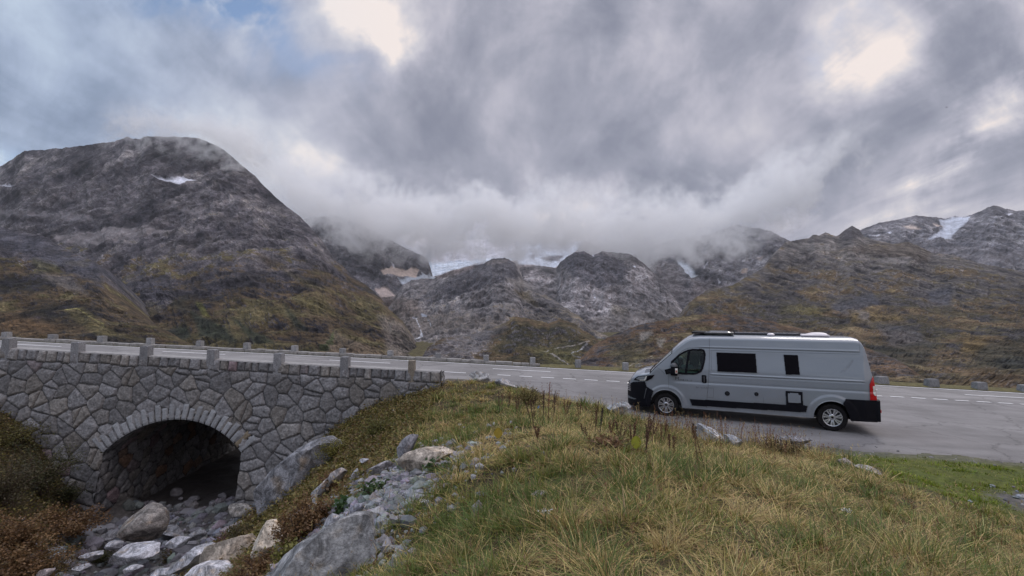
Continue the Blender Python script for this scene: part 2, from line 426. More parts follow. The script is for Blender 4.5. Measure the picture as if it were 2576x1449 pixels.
mountain("mountain_left",
    [(-220, 520, 2100), (-60, 450, 2000), (0, 418, 2000), (30, 400, 1980), (62, 378, 1950), (100, 376, 1950), (160, 372, 1900), (220, 363, 1880), (300, 352, 1850), (318, 345, 1850), (352, 349, 1840), (362, 342, 1830), (440, 342, 1800), (500, 346, 1780),
     (560, 372, 1720), (605, 412, 1650), (640, 440, 1620), (668, 470, 1600), (705, 505, 1560), (760, 548, 1500), (800, 590, 1450), (840, 650, 1400), (894, 697, 1350), (922, 716, 1330), (957, 747, 1280), (980, 779, 1240), (1013, 806, 1180), (1035, 840, 1100), (1050, 868, 1000), (1080, 900, 800), (1110, 925, 700)],
    [(-220, 905, 800), (0, 905, 760), (500, 915, 620), (900, 930, 520), (1110, 960, 480)],
    620, 330, 1.7, 62, 330, R_DARK, V_BRN,
    lambda X, Y, T: -.42 + 1.02 * sm(Y, 540, 800) + .12 * sm(X, 500, 900) * sm(Y, 600, 800) - .5 * (1 - sm(Y, 430, 560)),
    patches=[([(391, 450), (420, 453), (438, 452), (456, 447), (493, 454), (470, 459), (451, 463), (403, 459)], SNOW, 1.5, 1.0),
             ([(8, 472), (25, 470), (46, 474), (20, 477)], SNOW, 1.5, .9),
             ([(140, 602), (245, 582), (315, 577), (394, 580), (447, 584), (377, 599), (307, 615), (210, 622), (149, 612)], (.185, .168, .172), 5, .95),
             ([(-20, 528), (88, 534), (175, 541), (250, 556), (219, 565), (88, 547), (-20, 546)], (.15, .14, .150), 5, .9),
             ([(429, 523), (526, 532), (504, 552), (464, 541)], (.15, .138, .145), 5, .8),
             ([(160, 470), (330, 455), (380, 500), (220, 520)], (.11, .10, .11), 20, .4),
             ([(754, 756), (824, 764), (854, 790), (789, 792)], (.095, .080, .036), 7, .75),
             ([(640, 640), (700, 660), (740, 690), (690, 680)], (.11, .08, .045), 9, .5),
             ([(491, 760), (510, 765), (530, 800), (515, 800)], (.10, .10, .03), 4, .8),
             ([(720, 690), (820, 730), (860, 750), (780, 730)], (.11, .09, .035), 9, .5),
             ([(403, 830), (478, 826), (491, 865), (412, 861)], (.018, .024, .018), 7, .85), ([(482, 786), (570, 830), (613, 874), (517, 865)], (.018, .024, .018), 7, .85),
             ([(583, 800), (701, 870), (648, 874)], (.02, .026, .018), 6, .8), ([(719, 768), (771, 830), (745, 830)], (.018, .024, .018), 8, .8), ([(400, 760), (470, 740), (480, 800)], (.025, .028, .022), 10, .6),
             ([(820, 850), (845, 840), (930, 880), (1010, 905), (900, 912), (800, 905)], (.15, .115, .085), 8, .6), ([(955, 800), (1020, 820), (1060, 880), (1090, 930), (980, 900)], (.14, .12, .11), 10, .7),
             ([(826, 848), (842, 838), (836, 890), (806, 898)], (.055, .065, .03), 3, .9),
             ([(802, 880), (811, 874), (815, 880), (808, 884)], SNOW, 1, .7)],
    lines=[([(430, 480), (424, 492), (414, 514)], (.02, .02, .025), 2, .8)], jag=3.0, ms=1.25)
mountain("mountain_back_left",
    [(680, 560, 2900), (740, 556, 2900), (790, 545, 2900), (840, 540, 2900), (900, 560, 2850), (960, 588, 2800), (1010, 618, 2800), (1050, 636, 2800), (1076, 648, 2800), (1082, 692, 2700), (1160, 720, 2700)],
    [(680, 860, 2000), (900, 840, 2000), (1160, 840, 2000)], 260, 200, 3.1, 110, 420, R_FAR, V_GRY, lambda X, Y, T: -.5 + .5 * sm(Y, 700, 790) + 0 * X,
    patches=[([(1004, 705), (1030, 700), (1057, 695), (1095, 688), (1100, 712), (1044, 707), (1019, 722), (1008, 712)], ICE, 2, 1.0), ([(958, 683), (985, 669), (1004, 675), (1019, 681), (1032, 673), (1057, 684), (1044, 699), (1013, 699), (966, 695)], BEIGE, 2, 1.0),
             ([(943, 731), (972, 723), (1000, 749), (960, 753)], (.40, .33, .30), 3, .95), ([(855, 571), (872, 580), (911, 626), (905, 632), (880, 605)], SNOW, 4, .75),
             ([(985, 662), (992, 666), (990, 674)], SNOW, 1, .9), ([(930, 752), (1060, 750), (1090, 800), (960, 790)], (.12, .095, .085), 10, .8),
             ([(800, 560), (860, 580), (900, 650), (850, 640)], (.22, .21, .22), 12, .5)], ms=1.8)
mountain("glacier",
    [(1020, 680, 3900), (1066, 650, 3900), (1086, 612, 3900), (1200, 600, 4000), (1480, 605, 4000), (1560, 640, 3900)], [(1020, 790, 2700), (1560, 790, 2700)], 300, 150, 5.2, 45, 260,
    [(.10, .075, .07), (.15, .125, .12), (.21, .19, .185)], V_GRY, lambda X, Y, T: -1 + 0 * X,
    patches=[([(1079, 600), (1300, 600), (1300, 656), (1240, 656), (1185, 667), (1132, 685), (1082, 698), (1044, 704), (1019, 718), (1008, 706), (1057, 697), (1074, 675), (1056, 662)], ICE, 2.5, 1.0),
             ([(1079, 600), (1300, 600), (1300, 648), (1180, 655), (1110, 662), (1070, 662)], (.38, .37, .40), 5, .9),
             ([(1304, 664), (1300, 600), (1480, 600), (1440, 642), (1394, 676), (1332, 666)], (.42, .45, .51), 3, 1.0),
             ([(1360, 648), (1380, 644), (1420, 642), (1408, 656), (1375, 658)], (.09, .08, .09), 3, .9), ([(1328, 642), (1345, 640), (1345, 655)], (.12, .11, .12), 3, .8)],
    lines=[([(1090, 664 + k * 7), (1150, 658 + k * 6), (1220, 652 + k * 3)], (.27, .32, .40), 1.5, .9) for k in range(5)], ms=2.2)
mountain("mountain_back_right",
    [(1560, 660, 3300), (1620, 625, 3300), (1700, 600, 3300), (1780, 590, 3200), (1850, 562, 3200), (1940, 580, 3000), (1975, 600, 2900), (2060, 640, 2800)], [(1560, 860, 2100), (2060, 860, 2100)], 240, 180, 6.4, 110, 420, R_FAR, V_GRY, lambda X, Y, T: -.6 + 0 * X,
    patches=[([(1697, 655), (1718, 664), (1734, 674), (1752, 698), (1737, 704), (1715, 682)], (.46, .5, .56), 2, 1.0), ([(1868, 682), (1882, 680), (1880, 690), (1862, 692)], BEIGE, 1.5, .9),
             ([(1600, 660), (1700, 670), (1740, 790), (1650, 740)], (.21, .19, .195), 15, .7), ([(1740, 710), (1830, 720), (1800, 760), (1730, 790)], (.20, .17, .17), 12, .6),
             ([(1765, 676), (1776, 664), (1768, 684)], SNOW, 1.5, .8), ([(1800, 702), (1812, 710), (1808, 712)], SNOW, 1.2, .8), ([(1900, 655), (1920, 650), (1915, 662)], BEIGE, 3, .4)], ms=1.9)
mountain("mountain_centre_right",
    [(1270, 700, 2500), (1313, 669, 2500), (1357, 667, 2500), (1400, 672, 2500), (1410, 656, 2450), (1444, 634, 2400), (1469, 630, 2400), (1488, 641, 2400), (1516, 631, 2400), (1557, 634, 2450), (1588, 638, 2450), (1625, 666, 2450), (1644, 684, 2450), (1694, 744, 2350), (1712, 772, 2300), (1760, 830, 2200)],
    [(1270, 900, 1500), (1760, 900, 1500)], 330, 230, 7.9, 85, 330, R_PALE, V_GRY, lambda X, Y, T: -.75 + .6 * sm(Y, 760, 820) + 0 * X,
    patches=[([(1404, 660), (1444, 632), (1469, 626), (1490, 640), (1516, 640), (1556, 644), (1582, 675), (1569, 716), (1519, 731), (1469, 722), (1425, 688)], (.062, .060, .072), 8, .85),
             ([(1516, 626), (1557, 630), (1588, 634), (1628, 668), (1600, 665), (1560, 645)], (.07, .065, .072), 5, .7),
             ([(1489, 742), (1510, 738), (1525, 765), (1500, 770)], (.19, .18, .185), 6, .8), ([(1540, 720), (1620, 700), (1690, 760), (1640, 800), (1540, 780)], (.12, .11, .115), 16, .6),
             ([(1540, 775), (1580, 780), (1570, 810), (1535, 800)], (.10, .085, .06), 8, .7), ([(1450, 815), (1700, 770), (1720, 830), (1450, 850)], (.165, .15, .145), 10, .85),
             ([(1486, 640), (1495, 640), (1492, 646)], SNOW, 1.5, .7), ([(1494, 752), (1500, 752), (1499, 756)], SNOW, 1, .8), ([(1530, 752), (1537, 750), (1533, 755)], SNOW, 1, .9), ([(1590, 668), (1600, 670), (1596, 675)], SNOW, 1, .7)], ms=1.5)
mountain("mountain_centre",
    [(960, 800, 1900), (985, 762, 2000), (1000, 735, 2050), (1013, 716, 2100), (1035, 703, 2100), (1076, 698, 2100), (1090, 700, 2050), (1132, 681, 2000), (1188, 667, 1950), (1219, 660, 1900), (1238, 649, 1880), (1269, 647, 1880), (1294, 659, 1880), (1308, 678, 1880), (1316, 700, 1850), (1347, 719, 1800), (1382, 747, 1700), (1457, 794, 1500), (1488, 825, 1400), (1540, 850, 1300)],
    [(960, 950, 620), (1200, 950, 600), (1540, 950, 700)], 430, 260, 9.3, 72, 300, R_MID, V_GRY + [(.115, .085, .045)], lambda X, Y, T: -.42 + .35 * sm(Y, 730, 800) + .35 * sm(X, 1250, 1380) * sm(Y, 690, 740),
    patches=[([(1186, 668), (1238, 645), (1269, 643), (1296, 658), (1312, 700), (1260, 712), (1180, 745), (1080, 775), (1060, 752), (1110, 720)], (.052, .050, .060), 9, .75),
             ([(1216, 660), (1240, 650), (1280, 652), (1262, 664), (1225, 668)], (.13, .115, .11), 4, .6),
             ([(1275, 705), (1310, 702), (1340, 730), (1300, 722)], (.19, .175, .165), 6, .7), ([(1295, 732), (1330, 735), (1350, 770), (1310, 750)], (.12, .09, .04), 8, .6),
             ([(965, 745), (1050, 760), (1070, 800), (1000, 800)], (.105, .085, .075), 12, .8), ([(1000, 800), (1120, 790), (1280, 812), (1260, 840), (1140, 845), (1060, 850), (1010, 860)], (.125, .108, .098), 14, .7),
             ([(1255, 780), (1290, 765), (1285, 785)], (.17, .155, .15), 6, .7), ([(1060, 790), (1088, 793), (1090, 799), (1062, 799)], (.25, .28, .34), 2, .85), ([(1036, 797), (1052, 803), (1040, 803)], (.28, .30, .36), 1.5, .7),
             ([(1070, 700), (1180, 668), (1200, 672), (1120, 700)], (.12, .085, .075), 5, .5), ([(1080, 860), (1200, 850), (1230, 900), (1100, 910)], (.17, .155, .15), 20, .6)],
    lines=[([(1047, 800), (1050, 812), (1057, 828), (1064, 848)], (.42, .43, .47), 1.6, .94), ([(1046, 860), (1042, 868), (1046, 878), (1054, 886), (1066, 894), (1084, 904)], (.46, .47, .51), 3.0, .94),
           ([(1079, 812), (1084, 820), (1086, 829)], (.42, .43, .47), 1.3, .94), ([(1064, 848), (1052, 856), (1046, 860)], (.40, .42, .46), 2.0, .9)], ms=1.2)
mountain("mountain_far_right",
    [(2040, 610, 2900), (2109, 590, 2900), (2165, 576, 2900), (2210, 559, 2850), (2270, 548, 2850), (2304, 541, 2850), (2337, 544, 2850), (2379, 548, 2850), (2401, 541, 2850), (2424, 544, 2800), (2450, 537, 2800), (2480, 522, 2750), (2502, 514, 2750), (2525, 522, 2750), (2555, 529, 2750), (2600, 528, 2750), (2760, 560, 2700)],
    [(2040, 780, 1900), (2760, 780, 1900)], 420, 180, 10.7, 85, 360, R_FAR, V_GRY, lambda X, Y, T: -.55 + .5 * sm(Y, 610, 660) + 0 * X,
    patches=[([(2360, 554), (2400, 548), (2442, 546), (2430, 562), (2405, 578), (2394, 601), (2352, 602), (2328, 606), (2340, 596), (2371, 578)], (.42, .44, .50), 3, 1.0),
             ([(2274, 570), (2296, 568), (2316, 577), (2290, 577)], BEIGE, 2, .9), ([(2344, 562), (2370, 568), (2352, 572)], BEIGE, 2, .8), ([(2184, 589), (2225, 592), (2200, 598)], (.4, .4, .44), 2, .8),
             ([(2232, 586), (2243, 586), (2240, 591)], SNOW, 1, .9), ([(2524, 537), (2545, 539), (2534, 544)], SNOW, 1.5, .8), ([(2500, 545), (2520, 548), (2506, 550)], SNOW, 1.2, .7),
             ([(2300, 640), (2380, 620), (2576, 640), (2700, 660), (2700, 690), (2450, 670)], (.15, .14, .15), 10, .7), ([(2420, 590), (2460, 570), (2560, 580), (2576, 610), (2440, 610)], (.075, .073, .085), 10, .5)], ms=1.8)
mountain("hillside_right",
    [(1690, 845, 900), (1719, 784, 950), (1734, 758, 980), (1782, 724, 1050), (1842, 717, 1100), (1872, 698, 1150), (1921, 672, 1250), (1947, 642, 1350), (1974, 608, 1450), (2007, 601, 1480), (2034, 597, 1500), (2045, 589, 1500), (2060, 590, 1500), (2077, 582, 1520), (2097, 591, 1500), (2109, 593, 1500),
     (2124, 577, 1520), (2142, 567, 1530), (2161, 576, 1520), (2172, 593, 1480), (2195, 602, 1450), (2247, 612, 1400), (2285, 606, 1400), (2345, 634, 1350), (2397, 640, 1300), (2461, 661, 1250), (2547, 676, 1200), (2640, 690, 1180), (2800, 720, 1150)],
    [(1690, 960, 420), (2100, 980, 330), (2576, 1010, 230), (2800, 1020, 210)], 640, 300, 12.1, 34, 200, R_BRN, V_OLV,
    lambda X, Y, T: .03 + .30 * sm(Y, 690, 820) - .42 * (1 - sm(Y, 600, 690)) - .12 * sm(Y, 860, 930),
    patches=[([(2080, 640), (2200, 612), (2285, 604), (2345, 634), (2330, 660), (2200, 640)], (.075, .058, .045), 10, .6), ([(2200, 652), (2285, 650), (2270, 668), (2220, 664)], (.165, .15, .145), 6, .7), ([(1990, 612), (2040, 615), (2100, 630), (2010, 628)], (.15, .14, .135), 8, .6),
             ([(2105, 592), (2142, 566), (2165, 580), (2172, 600), (2120, 605)], (.045, .042, .05), 5, .8),
             ([(2090, 765), (2190, 740), (2200, 770), (2130, 800), (2095, 790)], (.05, .052, .066), 9, .8), ([(2330, 735), (2390, 720), (2390, 775), (2335, 770)], (.05, .052, .066), 10, .8), ([(2200, 820), (2300, 830), (2330, 870), (2230, 880)], (.07, .07, .082), 12, .6),
             ([(2180, 880), (2350, 870), (2330, 920), (2260, 940), (2180, 920)], (.022, .027, .024), 14, .6), ([(2400, 880), (2560, 860), (2600, 940), (2450, 930)], (.022, .027, .022), 14, .6),
             ([(2130, 788), (2250, 790), (2270, 815), (2140, 815)], (.15, .105, .045), 12, .6), ([(2150, 790), (2175, 795), (2180, 812), (2155, 808)], (.17, .155, .15), 6, .7), ([(1960, 770), (2080, 775), (2060, 800), (1960, 790)], (.12, .105, .035), 14, .4),
             ([(2410, 850), (2480, 860), (2440, 900), (2415, 890)], (.15, .10, .04), 12, .5)], ms=.7, blend=(.3, .62))
mountain("spur_centre",
    [(1060, 900, 640), (1075, 872, 700), (1113, 849, 760), (1169, 842, 800), (1219, 831, 820), (1269, 812, 850), (1297, 794, 860), (1332, 800, 850), (1382, 812, 850), (1407, 801, 850), (1444, 812, 830), (1469, 831, 800), (1494, 844, 780), (1512, 858, 760), (1580, 880, 700)],
    [(1060, 960, 420), (1580, 990, 380)], 400, 190, 13.3, 26, 130, R_MID, V_OLV, lambda X, Y, T: .02 + .55 * sm(X, 1190, 1280) + .12 * sm(Y, 870, 920),
    patches=[([(1130, 845), (1240, 830), (1230, 880), (1150, 910)], (.18, .165, .165), 16, .45), ([(1190, 850), (1275, 815), (1280, 830), (1205, 870)], (.055, .055, .065), 8, .6), ([(1330, 878), (1460, 868), (1450, 925), (1380, 925)], (.085, .078, .035), 16, .7)],
    lines=[([(1404, 873), (1384, 880), (1363, 889), (1380, 896), (1402, 902), (1422, 912), (1433, 926)], (.20, .185, .17), 1.7, 1.0), ([(1404, 873), (1440, 869), (1482, 864)], (.21, .19, .17), 1.1, 1.0),
           ([(1476, 868), (1460, 880), (1438, 894), (1440, 900), (1472, 905), (1497, 912), (1488, 925), (1478, 935)], (.30, .30, .32), 2.2, .7)], jag=3, ms=.55)
mountain("spur_left_inner",
    [(180, 800, 1100), (230, 742, 1100), (270, 715, 1100), (320, 690, 1100), (370, 681, 1100), (420, 690, 1080), (450, 720, 1050), (480, 762, 1000), (520, 805, 950), (600, 850, 850), (660, 890, 780)],
    [(180, 930, 640), (660, 930, 560)], 300, 160, 14.9, 34, 170, R_DARK, V_BRN, lambda X, Y, T: .12 + .4 * sm(Y, 740, 850) + 0 * X,
    patches=[([(300, 700), (380, 690), (440, 740), (440, 800), (340, 780)], (.062, .060, .072), 16, .5), ([(395, 835), (480, 830), (500, 880), (410, 870)], (.018, .023, .018), 9, .8), ([(480, 790), (560, 850), (600, 880), (500, 880)], (.02, .025, .018), 9, .7)], ms=.8)
mountain("spur_left",
    [(-260, 500, 900), (-100, 545, 900), (0, 569, 900), (60, 582, 900), (112, 593, 890), (145, 619, 880), (190, 637, 860), (235, 656, 840), (258, 690, 800), (285, 735, 760), (330, 780, 700), (400, 822, 640), (450, 850, 600), (520, 880, 560), (600, 910, 520)],
    [(-260, 930, 420), (600, 950, 360)], 380, 260, 16.3, 26, 150, R_DARK, V_BRN + [(.08, .07, .032)], lambda X, Y, T: -.12 + .80 * sm(Y - (X * .22), 610, 700),
    patches=[([(-260, 560), (0, 575), (110, 600), (190, 645), (250, 665), (262, 720), (200, 700), (100, 655), (0, 620), (-260, 600)], (.048, .048, .06), 9, .75),
             ([(88, 655), (150, 672), (160, 690), (95, 690)], (.062, .060, .031), 8, .7), ([(100, 690), (180, 700), (230, 745), (170, 735)], (.14, .125, .12), 9, .55),
             ([(170, 790), (215, 780), (300, 840), (390, 862), (250, 850)], (.090, .077, .036), 8, .65), ([(20, 790), (150, 820), (120, 850), (0, 840)], (.10, .06, .03), 16, .5)],
    lines=[([(165, 788), (200, 780), (245, 808), (262, 815), (258, 825)], (.16, .14, .06), 1.6, 1.0)], ms=.6, blend=(.3, .6))
mountain("spur_right",
    [(1430, 930, 420), (1470, 890, 480), (1500, 862, 520), (1530, 845, 540), (1580, 826, 560), (1612, 814, 570), (1700, 797, 580), (1760, 789, 580), (1830, 790, 570), (1900, 796, 560), (1980, 815, 540), (2050, 835, 500), (2150, 862, 450), (2250, 900, 380), (2330, 950, 300)],
    [(1430, 985, 260), (2330, 1040, 180)], 560, 220, 18.1, 17, 95, R_BRN, V_RED, lambda X, Y, T: .26 - .15 * sm(Y, 850, 940) + 0 * X,
    patches=[([(1520, 870), (1640, 840), (1620, 900), (1540, 920)], (.035, .037, .025), 20, .55), ([(1560, 905), (1640, 880), (1600, 930), (1540, 935)], (.10, .09, .045), 12, .5), ([(1610, 838), (1640, 835), (1630, 855), (1608, 858)], (.2, .19, .18), 6, .6), ([(1650, 860), (1672, 856), (1662, 880)], (.2, .19, .18), 6, .6)],
    lines=[([(1640, 895), (1600, 915), (1570, 930)], (.19, .17, .13), 2.0, .9), ([(1600, 925), (1640, 905), (1670, 900)], (.16, .155, .14), 5.0, .8)], ms=.4, blend=(.25, .6))

# ------------------------------------------------------------------ valley floor reaching the horizon
def zroad(X, Y):
    X = np.asarray(X, float); Y = np.asarray(Y, float); b = -.048 * (X - 8.85)
    k = .8 * (1 - sm(Y, 15, 21)) * sm(X, -1, 3) * (X < 8.85)
    return b * (1 - k)
xs = np.concatenate([np.linspace(-20000, -300, 20), np.linspace(-250, 250, 51), np.linspace(300, 20000, 20)])
ys = np.concatenate([np.array([26.75, 27.6, 30, 36, 45, 60, 80, 110, 150, 200, 260]), np.linspace(350, 25000, 30)])
XX, YY = np.meshgrid(xs, ys, indexing='ij')
zz = np.interp(YY, [26.75, 27.6, 30, 45, 110, 260, 30000], [-.12, -.5, -3, -14, -38, -66, -120]) + zroad(np.clip(XX, -40, 40), 26) + fbm(np.stack([XX / 40, YY / 40, XX * 0], -1), 4) * np.clip((YY - 30) / 30, 0, 1) * 3
Pv = np.stack([XX, YY, zz], -1)
cv = np.array([.07, .06, .03]) * (1 + .5 * fbm(np.stack([XX / 9, YY / 9, XX * 0], -1), 4))[..., None]
tag(mesh_np("valley_floor", Pv, grid_faces(len(xs), len(ys), ~((XX[:-1, :-1] > -31) & (XX[:-1, :-1] < -4) & (YY[:-1, :-1] < 55))), rock_mat("valley_grass", .3), cv.reshape(-1, 3)), kind='structure')
# ------------------------------------------------------------------ low cloud lying on the summits (real volumes)
def cloud_bank(name, lo, hi, zb_stops, dens, seed, scale, soft=110, amp=260, top=None, label=None, fade=(150, 420), yref=2400.):
    bm = MB().box(((lo[0] + hi[0]) / 2, (lo[1] + hi[1]) / 2, (lo[2] + hi[2]) / 2), (hi[0] - lo[0], hi[1] - lo[1], hi[2] - lo[2]))
    m = bpy.data.materials.new(name); m.use_nodes = True; t = NT(m.node_tree); t.n.clear()
    o_ = t.new('ShaderNodeOutputMaterial'); pv = t.new('ShaderNodeVolumePrincipled')
    pv.inputs['Color'].default_value = (.985, .985, .99, 1); pv.inputs['Anisotropy'].default_value = .0
    t.l.new(pv.outputs[0], o_.inputs['Volume'])
    g = t.new('ShaderNodeNewGeometry'); s = t.new('ShaderNodeSeparateXYZ'); t.l.new(g.outputs['Position'], s.inputs[0])
    P = g.outputs['Position']
    # cloud base height as a function of X
    xr = t.mr(s.outputs[0], lo[0], hi[0], 0, 1, 'LINEAR')
    zmin, zmax = lo[2], hi[2]
    st = [((xx - lo[0]) / (hi[0] - lo[0]), ((z - zmin) / (zmax - zmin),) * 3) for xx, z in zb_stops]
    zb = t.m('ADD', t.m('MULTIPLY', t.ramp(xr, st), zmax - zmin), zmin)
    n = t.noise(t.vm('ADD', P, (seed * 911., 77., seed * 33.)), 1 / scale, 6, .58, .3)
    zb = t.m('MULTIPLY', zb, t.m('DIVIDE', s.outputs[1], yref))
    h = t.m('SUBTRACT', s.outputs[2], zb)
    h = t.m('ADD', h, t.mr(n, .40, .60, -amp, amp, 'LINEAR'))
    d = t.m('MULTIPLY', t.mr(h, -soft * .3, soft), t.mr(h, fade[0], fade[1], 1, 0))
    # fade towards the limits of the bank
    e = 1
    for k, (a, b) in enumerate(((lo[0], hi[0]), (lo[1], hi[1]), (lo[2], hi[2]))):
        w_ = (b - a) * (.12 if k < 2 else .3)
        if k != 2: d = t.m('MULTIPLY', d, t.mr(s.outputs[k], a, a + w_))
        d = t.m('MULTIPLY', d, t.mr(s.outputs[k], b - w_ * (1.5 if k == 2 else 1), b, 1, 0))
    n2 = t.noise(P, 3.4 / scale, 6, .6, .4)
    d = t.m('MULTIPLY', d, t.mr(n2, .40, .60, .12, 1.9, 'LINEAR'))
    d = t.m('MULTIPLY', d, dens)
    t.l.new(d, pv.inputs['Density'])
    o = bm.build(name, m)
    tag(o, kind='stuff')
    return o
cloud_bank("low_cloud", (-1500, 2330, 180), (2000, 3000, 1150),
           [(-1500, 700), (-1250, 505), (-1050, 425), (-720, 350), (-480, 345), (-100, 345), (200, 335), (420, 345), (700, 265), (950, 320), (1300, 400), (1560, 560), (2000, 900)], .0095, 1.0, 210, soft=70, amp=120, fade=(80, 330))
cloud_bank("summit_cloud", (-1420, 1560, 480), (-880, 1840, 760),
           [(-1420, 650), (-1250, 640), (-1130, 600), (-1000, 545), (-920, 500), (-880, 480)], .008, 2.0, 90, soft=40, amp=60, fade=(90, 200), yref=1700.)
# ------------------------------------------------------------------ near ground
def wpt(x, y, D): return tuple(at(x, y, D))
CP = [(0, -3, 1.7), (-6, -3, .4), (6, -3, 1.3), (16, -3, .1), (0, 0, 1.68), (0, 3, 1.62), (3, 3, 1.42), (5.6, 5, .72), (0, 6, 1.38), (3.2, 6, 1.15), (8.2, 7.6, .08), (0, 10, 1.0), (2.9, 10, .66), (3.4, 9, .68), (4.6, 9, .58), (5.75, 8.5, .5),
      (7.6, 10, .18), (4.4, 5.5, .85), (10, 8, .05), (14, 8, -.2), (12, 5, .1), (20, 8, -.5), (26, 9, -.8), (1.4, 15, .45), (2.4, 13.5, .5), (.2, 17, .45), (-1, 18, .55), (-2.5, 18.2, .35), (6.4, 11.2, .08), (4.6, 12.4, .18),
      (-4.3, 18, .0), (-6.4, 18, -.95), (-7.5, 17.7, -1.9), (-9.3, 17.2, -4.0), (-1.4, 8, .72), (-1.0, 11, .65), (-2.4, 13, .1), (-4.7, 13, -.95), (-1.56, 6.5, .72), (-2.4, 7.5, .15), (-3.5, 9.5, -.35), (-4.0, 10, -.7),
      (-2.2, 5.5, .35), (-1.4, 5, .7), (-1.2, 3, 1.2), (-4.5, 9, -1.1), (-6.2, 10.5, -2.2), (-5.8, 9.5, -2.1), (-7.2, 13, -2.9), (-8.4, 12.5, -3.5), (-12.3, 15, -4.35), (-11.5, 13.3, -4.3), (-13.3, 17, -4.3), (-11, 17, -4.4), (-10.5, 15, -4.35), (-9.6, 14, -4.1),
      (-3.2, 6.5, -.35), (-3, 4.5, .0), (-6, 5, -2.6), (-9, 8, -4.2), (-10.3, 11, -4.4), (-12, 8, -4.3), (-19.5, 18.2, -.2), (-17.5, 18, -1.4), (-15.9, 17.5, -3.1), (-14.9, 17.2, -4.2), (-15.4, 14.5, -1.6), (-14.6, 13, -2.0), (-12.6, 12.4, -2.8), (-13.8, 10.5, -2.4), (-13, 16, -4.3),
      (-11.9, 11, -3.0), (-22, 18, .5), (-22, 14, .3), (-18, 12, -.9), (-20, 8, -1), (-26, 12, 1)]
CP = np.array(CP)
def tps(P, z, lam=.02):
    n = len(P); r = np.linalg.norm(P[:, None] - P[None], axis=-1); K = np.where(r > 0, r * r * np.log(r + 1e-12), 0) + lam * np.eye(n)
    A = np.zeros((n + 3, n + 3)); A[:n, :n] = K; A[:n, n] = 1; A[:n, n + 1:] = P; A[n, :n] = 1; A[n + 1:, :n] = P.T
    sol = np.linalg.solve(A, np.concatenate([z, [0, 0, 0]]))
    def f(x, y):
        x = np.asarray(x, float); y = np.asarray(y, float); o = sol[n] + sol[n + 1] * x + sol[n + 2] * y
        for k in range(n):
            r2 = (x - P[k, 0]) ** 2 + (y - P[k, 1]) ** 2; o = o + sol[k] * .5 * r2 * np.log(r2 + 1e-12)
        return o
    return f
_tp = tps(CP[:, :2], CP[:, 2])
# tarmac outline on the near side (the lay-by); road behind the wall
ASPH = [(-40, 18.9), (-2.7, 18.9), (-2.55, 19.6), (-1.2, 19.4), (-.2, 18.8), (.7, 18.2), (2.0, 16.6), (3.3, 14.9), (4.4, 13.3), (5.6, 12.3), (6.9, 11.55), (7.8, 11.25), (9.5, 11.1), (10.6, 11.0), (12, 10.7), (14, 10.55), (20, 10.2), (45, 9.0), (45, 25.6), (27, 24.5), (18, 25.0), (6, 25.3), (-5, 25.9), (-40, 25.9)]
def ground_z(X, Y, micro=True):
    X = np.asarray(X, float); Y = np.asarray(Y, float)
    z = _tp(X, Y)
    if micro:
        p = np.stack(np.broadcast_arrays(X, Y, 0 * X), -1)
        z = z + .11 * fbm(p * .8, 4, .5) + .035 * fbm(p * 4.5 + 9, 3, .5)
    nr = 1.0
    sd = poly_sd(X + .12 * np.sin(Y * 3.1) , Y + .12 * np.sin(X * 2.3) + .06 * np.sin(X * 7), ASPH)
    k = sm(sd, -1.3 * nr, .05) * np.maximum(sm(X, -3.4, -2.6), 0)
    zr = zroad(X, Y)
    return np.where((sd > .25) & (X > -2.8), zr - .12, lerp(z, zr + .015, k))

def near_ground(name, x0, x1, y0, y1, step):
    xs = np.arange(x0, x1 + step / 2, step); ys = np.arange(y0, y1 + step / 2, step)
    X, Y = np.meshgrid(xs, ys, indexing='ij'); Z = ground_z(X, Y)
    p = np.stack([X, Y, Z], -1)
    n1 = fbm(p * .9, 5, .55); n2 = fbm(p * 6, 4, .6); n3 = fbm(p * 22, 3, .6)
    c = np.array([.052, .040, .020]) * (1 + .6 * n1 + .5 * n2)[..., None]
    moss = sm(X - 6.2 + n1 * 1.5, 0, 1.2) * sm(Y, 6.8, 8.2); mg = np.stack([.085 + .04 * n1, .098 + .02 * n1, .022 + 0 * n1], -1) * (1 + .4 * n3 + .3 * n2)[..., None]
    c = lerp(c, mg, moss[..., None])
    grav = sm(.18 + n1 * .8 - np.hypot((X + 2.3) / 1.5, (Y - 7.4) / 2.3) + 1 - .2, 0, .5)
    grav = np.maximum(grav, sm(1.1 - np.hypot((X - 9.4) / 1.3, (Y - 8.1) / .8) + n2 * .6, 0, .4))
    grav = np.maximum(grav, sm(-Z - 3.2 + n1 * .8, 0, .5))
    gc = np.array([.105, .098, .095]) * (1 + .5 * n3 + .4 * n2)[..., None]
    c = lerp(c, gc, grav[..., None])
    dirt = sm(poly_sd(X, Y, ASPH) + .25 * n2, -.45, -.05)[..., None]
    c = lerp(c, np.array([.13, .12, .115]) * (1 + .4 * n3)[..., None], dirt * .55)
    # the streambed goes on under the arch; the ground stops at the wall elsewhere
    fx = (X[:-1, :-1] + X[1:, 1:]) / 2; fy = (Y[:-1, :-1] + Y[1:, 1:]) / 2
    keep = (fy < 18.85) | (fx > -2.8)
    keep &= poly_sd(fx, fy, ASPH) < .6
    return mesh_np(name, p.reshape(-1, 3), grid_faces(len(xs), len(ys), keep), mat_attr("soil_" + name, vscale=9, var=.4, bump=.8, bscale=60, bdist=.03), np.clip(c, .004, 1).reshape(-1, 3))
tag(near_ground("ground", -26, 30, -2.0, 20.0, .09), kind='structure')
